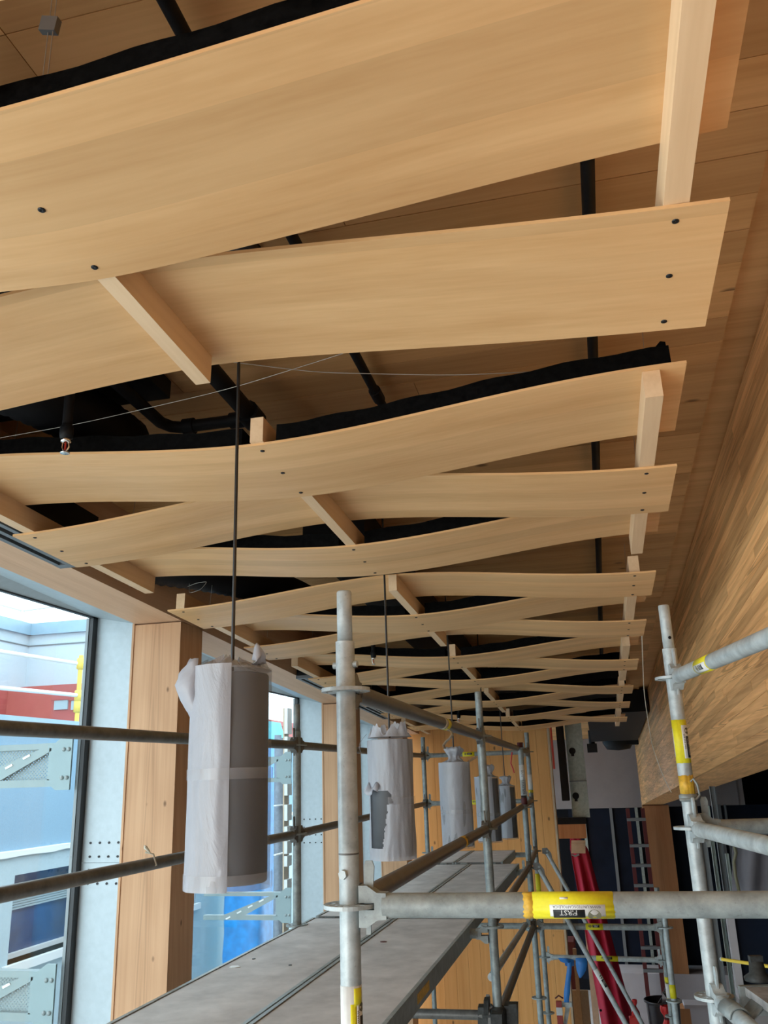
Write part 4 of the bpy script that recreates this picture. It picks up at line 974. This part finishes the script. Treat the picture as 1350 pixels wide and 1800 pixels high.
# chipboard, batten, dark box for a recess, prop
cb = pbox('chipboard_panel', 1004, 1059, 1741, 2300, 11.2, 0.03, 'chipboard', 'square chipboard panel standing below the blue ribbon', 'board')
MB().lathe(yy(1056,1776,11.19), [(0.0,0.002),(0.012,0.002),(0.014,0.0)], 10, axis=(0,-1,0)).build('knot_hole', 'black_paint', cb)
pbox('timber_batten', 1034, 1041, 1668, 2300, 11.1, 0.04, 'chipboard', 'upright timber batten in front of the chipboard', 'timber')
pbox('recess_box', 1000, 1037, 1656, 2300, 11.6, 0.4, 'dark_red', 'dark red brown box in place of the recess between end wall and red cloth', 'dark box')  # dark-coloured box stands in for the dark recess
pr = thing('red_prop', yy(983,1820,9.9), 'red painted prop with a white printed sleeve, left of the chipboard', 'prop')
a = yy(982,1760,9.9); MB().box(a.x-0.028, a.x+0.028, 9.88, 9.93, 1.0, a.z).build('post', 'red_paint', pr)
MB().box(a.x-0.030, a.x+0.030, 9.878, 9.932, yy(983,1784,9.9).z, yy(983,1770,9.9).z).build('sleeve', 'sticker_white', pr)
MB().path([yy(976,1755,9.9),yy(982,1750,9.9),yy(990,1755,9.9)], 0.008, 6).build('handle', 'dark_red', pr)
gs = thing('grey_spreader', yy(997,1820,9.95), 'grey metal bracket leaning right of the red prop', 'bracket')
MB().hexa([yy(990,1800,9.95),yy(997,1800,9.95),yy(997,1800,9.97),yy(990,1800,9.97),yy(995,1764,9.95),yy(1003,1764,9.95),yy(1003,1764,9.97),yy(995,1764,9.97)]).build('arm', 'galvanised_bright', gs)
MB().box(yy(988,1764,9.94).x, yy(1005,1764,9.94).x, 9.93, 9.99, yy(996,1770,9.94).z, yy(996,1762,9.94).z).build('head', 'galvanised_bright', gs)
# bin and red bags
bn = thing('waste_bin', (yy(1163,1800,12.6).x,12.6,0.0), 'black waste bin with scrap foil in front of the red timber post', 'bin')
rc = yy(1164,1757,12.6); rb = 0.215
MB().lathe((rc.x,12.6,0), [(0.0,0.01),(rb*0.78,0.01),(rb*0.95,rc.z-0.05),(rb*0.95,rc.z-0.03),(rb*1.06,rc.z-0.02),(rb*1.06,rc.z),(rb*0.95,rc.z),(rb*0.9,rc.z-0.12),(0,rc.z-0.14)], 28).build('tub', 'bin_black', bn)
MB().extr([Vector((rc.x-0.02,12.5,rc.z-0.06)),Vector((rc.x+0.10,12.5,rc.z-0.03)),Vector((rc.x+0.06,12.52,rc.z+0.08)),Vector((rc.x+0.01,12.5,rc.z+0.10))], (0,0.03,0.01)).build('scrap_foil', 'foil', bn)
MB().path([Vector((rc.x-0.08,12.5,rc.z-0.05)),Vector((rc.x+0.02,12.55,rc.z+0.06)),Vector((rc.x+0.07,12.6,rc.z+0.17))], 0.008, 6).build('scrap_rod', 'bin_black', bn)
def red_bag(px, py0, py1, Y, R0, label):
    a = yy(px, py0, Y); zl = yy(px, py1, Y).z
    t = thing('red_bag', (a.x, Y, zl), label, 'bag', 'red tied bags by the bin'); h = a.z-zl; rows = []
    for f, r in ((0,0.5),(0.06,0.55),(0.14,0.5),(0.22,0.3),(0.27,0.22),(0.34,0.35),(0.5,0.75),(0.75,1.0),(0.95,0.9),(1.0,0.3)):
        rows.append([Vector((a.x,Y,a.z-f*h))+Vector((math.cos(k*math.pi/10),math.sin(k*math.pi/10),0))*R0*r*(1+0.25*math.sin(k*2.2+f*4)) for k in range(20)])
    MB().grid(rows, True, True).build('sack', 'red_plastic', t)
    MB().lathe((a.x,Y,a.z-0.27*h), [(0.24*R0,-0.02),(0.30*R0,-0.01),(0.30*R0,0.01),(0.24*R0,0.02)], 14).build('tie', 'dark_red', t)
red_bag(1170, 1768, 1850, 11.2, 0.10, 'red tied bag in front of the black bin')
red_bag(1115, 1757, 1800, 11.6, 0.05, 'small red tied bag between the red cloth and the bin')
pbox('red_cartridge', 1108, 1121, 1790, 1830, 11.0, 0.1, 'red_plastic', 'red cartridge box below the small red bag', 'box')
# timber steps and stacked sheets near the right post
for k, (p0, p1, q0_, q1_, mt, lab) in enumerate(((1203,1246,1767,1773.8,'drywall_white','pale sheet lying left of the right scaffold post'),(1205,1245,1774,2300,'post_red_fir','brown timber length lying below the pale sheet'))):
    pbox('stacked_board', p0, p1, q0_, q1_, 13.6, 0.3, mt, lab, 'board')
# leaning metal studs in the dark opening
for k, (px_, wpx, py0, py1, Y, mt, lab) in enumerate((
    (1253,9,1480,1722,7.6,'frame_grey','dark metal stud nearest the right scaffold post in the dark opening'),
    (1268,6,1416,1740,7.9,'stud_steel','bright slim metal stud, second from the right scaffold post'),
    (1281,9,1350,1740,8.2,'frame_grey','tall metal track, third from the right scaffold post'),
    (1291,5,1500,1735,7.4,'stud_steel','fourth metal stud from the right scaffold post'),
    (1243,4,1440,1735,7.1,'galvanised_dark','thin dark stud tight behind the right scaffold post'))):
    a = yy(px_,1600,Y); hw = wpx/2*Y*0.93/1500; zt_ = min(4.04, yy(px_,py0,Y).z); z0 = 0.0
    m = MB().box(a.x-hw, a.x+hw, Y, Y+0.004, z0, zt_).box(a.x-hw, a.x-hw+0.004, Y-0.03, Y, z0, zt_).box(a.x+hw-0.004, a.x+hw, Y-0.03, Y, z0, zt_)
    tag(m.build('metal_stud', mt), lab, 'steel stud', 'metal studs in the dark opening')
gp = thing('grey_sheet', yy(1330,1560,6.6), 'grey dust sheet hanging in the dark opening at right', 'sheet')
solid(MB().grid([[yy(px_, py_, 6.6)+Vector((0,0.04*math.sin(px_*0.13+py_*0.01),0)) for px_ in range(1288,1420,8)] for py_ in range(1470,1600,12)]).build('cloth', 'grey_sheet', gp), 0.004)
MB().tube(yy(1284,1474,6.58), yy(1425,1452,6.58), 0.012, 8).build('hanging_rail', 'frame_grey', gp)
rope = thing('yellow_green_strap', yy(1291,1500,6.58), 'yellow green strap beside the grey dust sheet', 'strap')
solid(MB().grid([[yy(x-3,y,6.56), yy(x+3,y,6.56)] for x, y in ((1289,1472),(1290,1485),(1294,1500),(1290,1515),(1293,1540),(1299,1566))]).build('webbing', 'badge_olive', rope), 0.003)
dg = thing('glazed_unit', yy(1330,1736,7.2), 'dark glazed unit with a pale sill behind the yellow pole', 'window unit')
a, b = yy(1297,1670,7.2).x, 2.6; zt_, zl_ = yy(1330,1612,7.2).z, yy(1330,1732,7.2).z
MB().box(a, b, 7.2, 7.22, zl_, zt_).build('pane', 'night_glass', dg); MB().box(a-0.05, b, 7.1, 7.26, zl_-0.07, zl_).build('sill', 'drywall_white', dg)
MB().box(a-0.05, a, 7.14, 7.24, zl_, zt_).build('jamb', 'drywall_white', dg); MB().box(a-0.05, b, 7.12, 7.26, 0.0, zl_-0.07).build('apron', 'drywall', dg)
yp = thing('yellow_pole', yy(1268,1685,5.2), 'yellow pole sloping behind the right scaffold post', 'pole')
MB().tube(yy(1268,1686,5.4), yy(1425,1710,4.6), 0.0085, 12).build('tube', 'yellow_pole', yp)
MB().tube(yy(1268,1686,5.4), yy(1270,1686.3,5.39), 0.011, 12).build('cap', 'galvanised_bright', yp)

# ---------------------------------------------------------------- outside: neighbouring buildings, sunshades
gnd = struct(MB().box(-40, -2.9, -15, 60, -0.4, -0.2).build('ground', 'bounce_ground'))
XP = -7.6
zt_ = onX(60,1262,XP).z
pod = thing('building', (XP-1.5, 11, -0.2), 'pale blue low building with a recessed window across the street', 'building')
yw0, yw1 = onX(15,1600,XP).y, onX(150,1600,XP).y; zw1 = onX(70,1530,XP).z; zw0 = onX(70,1676,XP).z
zl_ = onX(60,1497,XP).z
def wallbox(y0, y1, z0, z1, mt, nm='wall', x=XP): return MB().box(x-0.5, x, y0, y1, z0, z1).build(nm, mt, pod)
wallbox(3, 22, zl_+0.05, zt_-0.14, 'stucco_blue')
wallbox(3, 22, zt_-0.14, zt_, 'flashing_blue', 'roof_flashing', XP+0.06)
wallbox(3, 22, zt_-0.20, zt_-0.16, 'frame_black', 'shadow_joint', XP+0.01)
rows = []
n = 60
for k in range(n+1):
    y_ = 3+19*k/n; rows.append([Vector((XP-0.4,y_,zl_-0.02)), Vector((XP+0.10,y_,zl_-0.02+0.02*mn.noise(Vector((y_*3,0,0))))), Vector((XP+0.10,y_,zl_+0.05+0.015*mn.noise(Vector((y_*4,3,0))))), Vector((XP-0.4,y_,zl_+0.07))])
MB().grid(rows, False).build('white_ledge', 'white_trim', pod)
wallbox(3, yw0, zw0, zl_-0.02, 'stucco_light', x=XP+0.05); wallbox(yw1, yw1+1.2, zw0, zl_-0.02, 'stucco_light', x=XP+0.05)
wallbox(yw0, yw1, zw1, zl_-0.02, 'stucco_light', x=XP+0.05); wallbox(3, 22, -0.2, zw0, 'stucco_light', x=XP+0.05)
wallbox(yw1+3.6, 22, zw0, zl_-0.02, 'stucco_light', x=XP+0.05); wallbox(yw1+1.2, yw1+3.6, zw1, zl_-0.02, 'stucco_light', x=XP+0.05)
for (a, b) in ((yw0, yw1), (yw1+1.2, yw1+3.6)):
    wn = MB().box(XP-0.30, XP-0.24, a, b, zw0, zw1).build('window', 'blue_glass', pod)
    zm = zw0+(zw1-zw0)*0.56
    for k in range(9): 
        z = zm+(zw1-0.18-zm)*k/9; MB().box(XP-0.22, XP-0.19, a, b, z, z+(zw1-0.18-zm)/9*0.8).build('blind_slat', 'blind_grey', wn)
    MB().box(XP-0.30, XP+0.12, a-0.1, b+0.1, zw0-0.10, zw0).build('window_sill', 'white_trim', pod)
    MB().box(XP-0.24, XP-0.18, a, b, zw0, zw0+0.06).build('window_frame', 'white_trim', wn)
# upper storey set back behind it
XA = -11.0; YBB = onX(52,1118,XA).y
up = thing('building', (XA-1, YBB, zt_), 'set-back white building with a red clad storey and rooftop guard rail', 'building')
zr = onX(52,1217,XA).z; zr0 = onX(52,1256,XA).z; zp0 = onX(52,1118,XA).z; zp1 = onX(52,1097,XA).z
def ub(y0, y1, x0, x1, z0, z1, nm, mt): return MB().box(x0, x1, y0, y1, z0, z1).build(nm, mt, up)
ub(2, YBB, XA-0.4, XA, zr, zp0, 'wall', 'stucco_pale'); ub(YBB, YBB+0.4, XA-0.4, -8.6, zr, zp0, 'wall', 'stucco_pale')
ub(2, YBB+0.1, XA-0.4, XA+0.08, zp0, zp1, 'parapet', 'flashing_blue'); ub(YBB-0.08, YBB+0.4, XA-0.4, -8.6, zp0, zp1, 'parapet', 'flashing_blue')
ub(2, YBB, XA-0.4, XA+0.02, zp0-0.22, zp0-0.20, 'joint', 'frame_grey'); ub(YBB-0.02, YBB+0.1, XA, -8.6, zp0-0.22, zp0-0.20, 'joint', 'frame_grey')
Yr = YBB-0.9
ub(2, YBB, XA-0.4, XA+0.3, zt_-1.0, zr, 'red_cladding', 'red_cladding'); ub(Yr, YBB, XA, -8.2, zt_-1.0, zr-0.02, 'red_cladding', 'red_cladding')
for p0, p1 in ((96,118),(126,147)):
    a = onY(p0,1232,Yr-0.02); b = onY(p1,1250,Yr-0.02)
    wn = MB().box(a.x, b.x, Yr-0.03, Yr+0.02, onY(p0,1248,Yr).z, onY(p0,1232,Yr).z).build('window', 'blind_grey', up)
    MB().box(a.x-0.06, b.x+0.06, Yr-0.05, Yr-0.03, onY(p0,1231,Yr).z, onY(p0,1229,Yr).z).build('window_frame', 'red_cladding', wn)
xg0 = onX(63,1085,XA-0.1); 
for y_ in (YBB-2.2, YBB-0.1): MB().tube((XA-0.15,y_,zp1), (XA-0.15,y_,zp1+0.75), 0.05, 8).build('guard_post', 'white_trim', up)
for z in (zp1+0.28, zp1+0.72): MB().tube((XA-0.15,4,z), (XA-0.15,YBB-0.1,z), 0.025, 6).build('guard_rail', 'white_trim', up); MB().tube((XA-0.15,YBB-0.1,z), (-8.7,YBB-0.1,z+0.1), 0.025, 6).build('guard_rail', 'white_trim', up)
ub(YBB-6, YBB-0.9, XA-2.5, XA-0.6, zp1-0.3, zp1+0.5, 'stair_house', 'white_trim')
# yellow roof edge scaffold on the low building
ys = thing('roof_scaffold', onX(135,1262,XP-0.2), 'yellow roof edge guard post with pale rails outside the first window', 'guard rail')
b_ = onX(135,1262,XP-0.2)
MB().tube((b_.x,b_.y,zt_-0.25), (b_.x,b_.y,onX(134,1150,XP-0.2).z), 0.035, 10).build('post', 'yellow_paint', ys)
for py in (1165, 1223, 1242):
    z = onX(134,py,XP-0.2).z; MB().lathe((b_.x,b_.y,z), [(0.04,-0.09),(0.06,-0.08),(0.06,0.08),(0.04,0.09)], 10).build('coupler', 'yellow_paint', ys)
for (py0, py1) in ((1145,1166),(1209,1222)): MB().tube(onX(-40,py0-(py1-py0)*0.29,XP-0.2), onX(134,py1,XP-0.2), 0.03, 8).build('rail', 'white_trim', ys)
# red roofed shed and wrapped bundles seen through the second window
sd_ = thing('building', (-8.6, 20, -0.2), 'pale shed with a thin red fascia seen through the second window', 'building')
a = onX(440,1252,-8.6); MB().box(-9.2, -8.6, 16.5, 27, -0.2, a.z-0.55).build('wall', 'stucco_pale', sd_); MB().box(-9.2, -8.55, 16.5, 27, a.z-0.25, a.z-0.12).build('fascia', 'red_cladding', sd_); MB().box(-9.2, -8.6, 16.5, 27, a.z-0.55, a.z-0.25).build('wall_band', 'red_cladding', sd_)
def bundle(px0, px1, py0, py1, X, mt, lab, sd):
    # soft wrapped bundle, standing upright
    a = onX(px0, (py0+py1)/2, X); b = onX(px1, (py0+py1)/2, X); zt2 = onX((px0+px1)/2, py0, X).z; z02 = max(-0.2, onX((px0+px1)/2, py1, X).z)
    rows = []
    for j in range(15):
        f = j/14; z = z02+(zt2-z02)*f; sh_ = 1-0.25*max(0, f-0.92)/0.08
        cx, cy = X-0.35, (a.y+b.y)/2; hx, hy = 0.35*sh_, abs(b.y-a.y)/2*sh_
        rows.append([Vector((cx+hx*max(-0.92,min(0.92,1.35*math.cos(t))), cy+hy*max(-0.95,min(0.95,1.35*math.sin(t))), z))+Vector((1,1,0))*0.03*mn.noise(Vector((t*2,f*9,sd))) for t in [k*math.pi/10 for k in range(20)]])
    m = MB().grid(rows, True, True); m.add(rows[-1], [tuple(range(20))])
    o = tag(m.build('wrapped_bundle', mt), lab, 'bundle', 'wrapped bundles outside the second window')
    return o
bundle(455, 494, 1305, 2300, -5.6, 'blue_wrap', 'tall blue plastic wrapped bundle outside the second window', 1)
bundle(468, 508, 1268, 2300, -6.3, 'cyan_wrap', 'cyan wrapped bundle behind the tall blue one', 2)
rl = thing('rolled_membrane', onX(495,1620,-4.6), 'grey rolled membrane standing right of the blue bundle', 'roll')
for k, px_ in enumerate((488, 495, 502)):
    a = onX(px_,1450,-4.7); MB().tube((a.x,a.y,-0.2), (a.x,a.y,onX(px_,1292+5*k,-4.7).z), 0.055, 12).build('roll', 'slate_roll', rl)
for py in (1415, 1500): 
    a = onX(495,py,-4.62); MB().obox(a, (0.02,0,0), (0,0.28,0), (0,0,0.008)).build('strap', 'white_trim', rl)
wbk = thing('board_stack', onX(509,1640,-3.3), 'stack of white and cream blocks outside the second window edge', 'stack')
y0_ = onX(505,1450,-3.25).y; y1_ = onX(513,1450,-3.25).y
for k, (p0, p1) in enumerate(((1245,1290),(1295,1340),(1376,1398),(1414,1442),(1452,1468),(1478,1500),(1504,1522),(1545,1562))):
    MB().box(-3.285, -3.25, y0_, y1_, onX(509,p1,-3.25).z, onX(509,p0,-3.25).z).build('block', 'white_trim', wbk)
MB().box(-3.30, -3.286, y0_, y1_, -0.2, onX(509,1245,-3.25).z).build('backing', 'lumber_pale', wbk)
# perforated sunshade brackets outside the glazing
m, nt, p, out = newmat('perforated'); t = NT(nt)
tc = t.n('ShaderNodeTexCoord'); mp = t.n('ShaderNodeMapping'); mp.inputs['Rotation'].default_value = (0, math.radians(45), 0); mp.inputs['Scale'].default_value = (75,75,75); t.l(tc.outputs['Object'], mp.inputs['Vector'])
sx = t.n('ShaderNodeSeparateXYZ'); t.l(mp.outputs[0], sx.inputs[0])
fx = t.math('SUBTRACT', t.math('FRACT', sx.outputs[0]), 0.5); fz = t.math('SUBTRACT', t.math('FRACT', sx.outputs[2]), 0.5)
d2_ = t.math('ADD', t.math('MULTIPLY', fx, fx), t.math('MULTIPLY', fz, fz)); hole_ = t.math('LESS_THAN', d2_, 0.085)
p.inputs['Base Color'].default_value = (0.21,0.275,0.285,1); p.inputs['Metallic'].default_value = 0.4; p.inputs['Roughness'].default_value = 0.45
tp = t.n('ShaderNodeBsdfTransparent'); mx = t.n('ShaderNodeMixShader'); t.l(hole_, mx.inputs[0]); t.l(p.outputs[0], mx.inputs[1]); t.l(tp.outputs[0], mx.inputs[2]); t.l(mx.outputs[0], out.inputs[0])
def bracket(Y, z, label, reach=1.0, perf=True):
    t = thing('sunshade_bracket', (XG-0.12, Y, z), label, 'sunshade', 'perforated sunshade brackets')
    x0 = XG-0.042
    def pg(pts, mt, nm, dy=0.0, th=0.012): return MB().extr([(x0+a, Y+dy, z+b) for a, b in pts], (0,th,0)).build(nm, mt, t)
    H = 0.27
    pg([(0,0),(0,H),(-0.05,H),(-0.10,H-0.035),(-0.12,H-0.06),(-0.12,0.03),(-0.08,0.0)], 'shade_metal', 'gusset', -0.012)
    pg([(-0.10,H-0.035),(-0.10,H-0.065),(-reach,H-0.065),(-reach,H-0.035)], 'shade_metal', 'top_bar', 0.0, 0.05)
    pg([(-0.10,0.055),(-0.10,0.018),(-reach,0.018),(-reach,0.055)], 'shade_metal', 'bottom_bar', 0.0, 0.05)
    pg([(-0.11,H-0.065),(-0.20,H-0.065),(-0.62,0.055),(-0.42,0.055)], 'shade_metal', 'diagonal', 0.0, 0.01)
    pg([(-0.10,0.05),(-0.14,0.05),(-0.14,H-0.06),(-0.10,H-0.06)], 'shade_metal', 'upright', 0.0, 0.012)
    if perf: pg([(-0.10,0.02),(-reach,0.02),(-reach,H-0.04),(-0.10,H-0.04)], 'perforated', 'perforated_panel', 0.03, 0.002)
    for a in (-0.018, -0.046):
        for b in (0.06, H-0.07): MB().lathe((x0+a,Y-0.012,z+b), [(0.0,0.010),(0.008,0.009),(0.011,0.004),(0.011,0.0)], 10, axis=(0,-1,0)).build('bolt', 'galvanised', t)
    for k in range(4): MB().obox((x0-0.27-k*0.10, Y-0.002, z+H-0.10-k*0.045), (0.02,0,0.009), (0,0.002,0), (-0.003,0,0.005)).build('slot', 'white_trim', t)
zbk = onY(130,1388,4.07).z
bracket(4.07, zbk, 'upper perforated sunshade bracket outside the first window')
bracket(4.07, onY(110,1806,4.07).z, 'lower perforated sunshade bracket outside the first window')
bracket(7.42, onY(505,1378,7.42).z, 'upper sunshade bracket outside the second window', 0.8, False)
bracket(7.42, onY(505,1622,7.42).z, 'lower sunshade bracket outside the second window', 0.8, False)
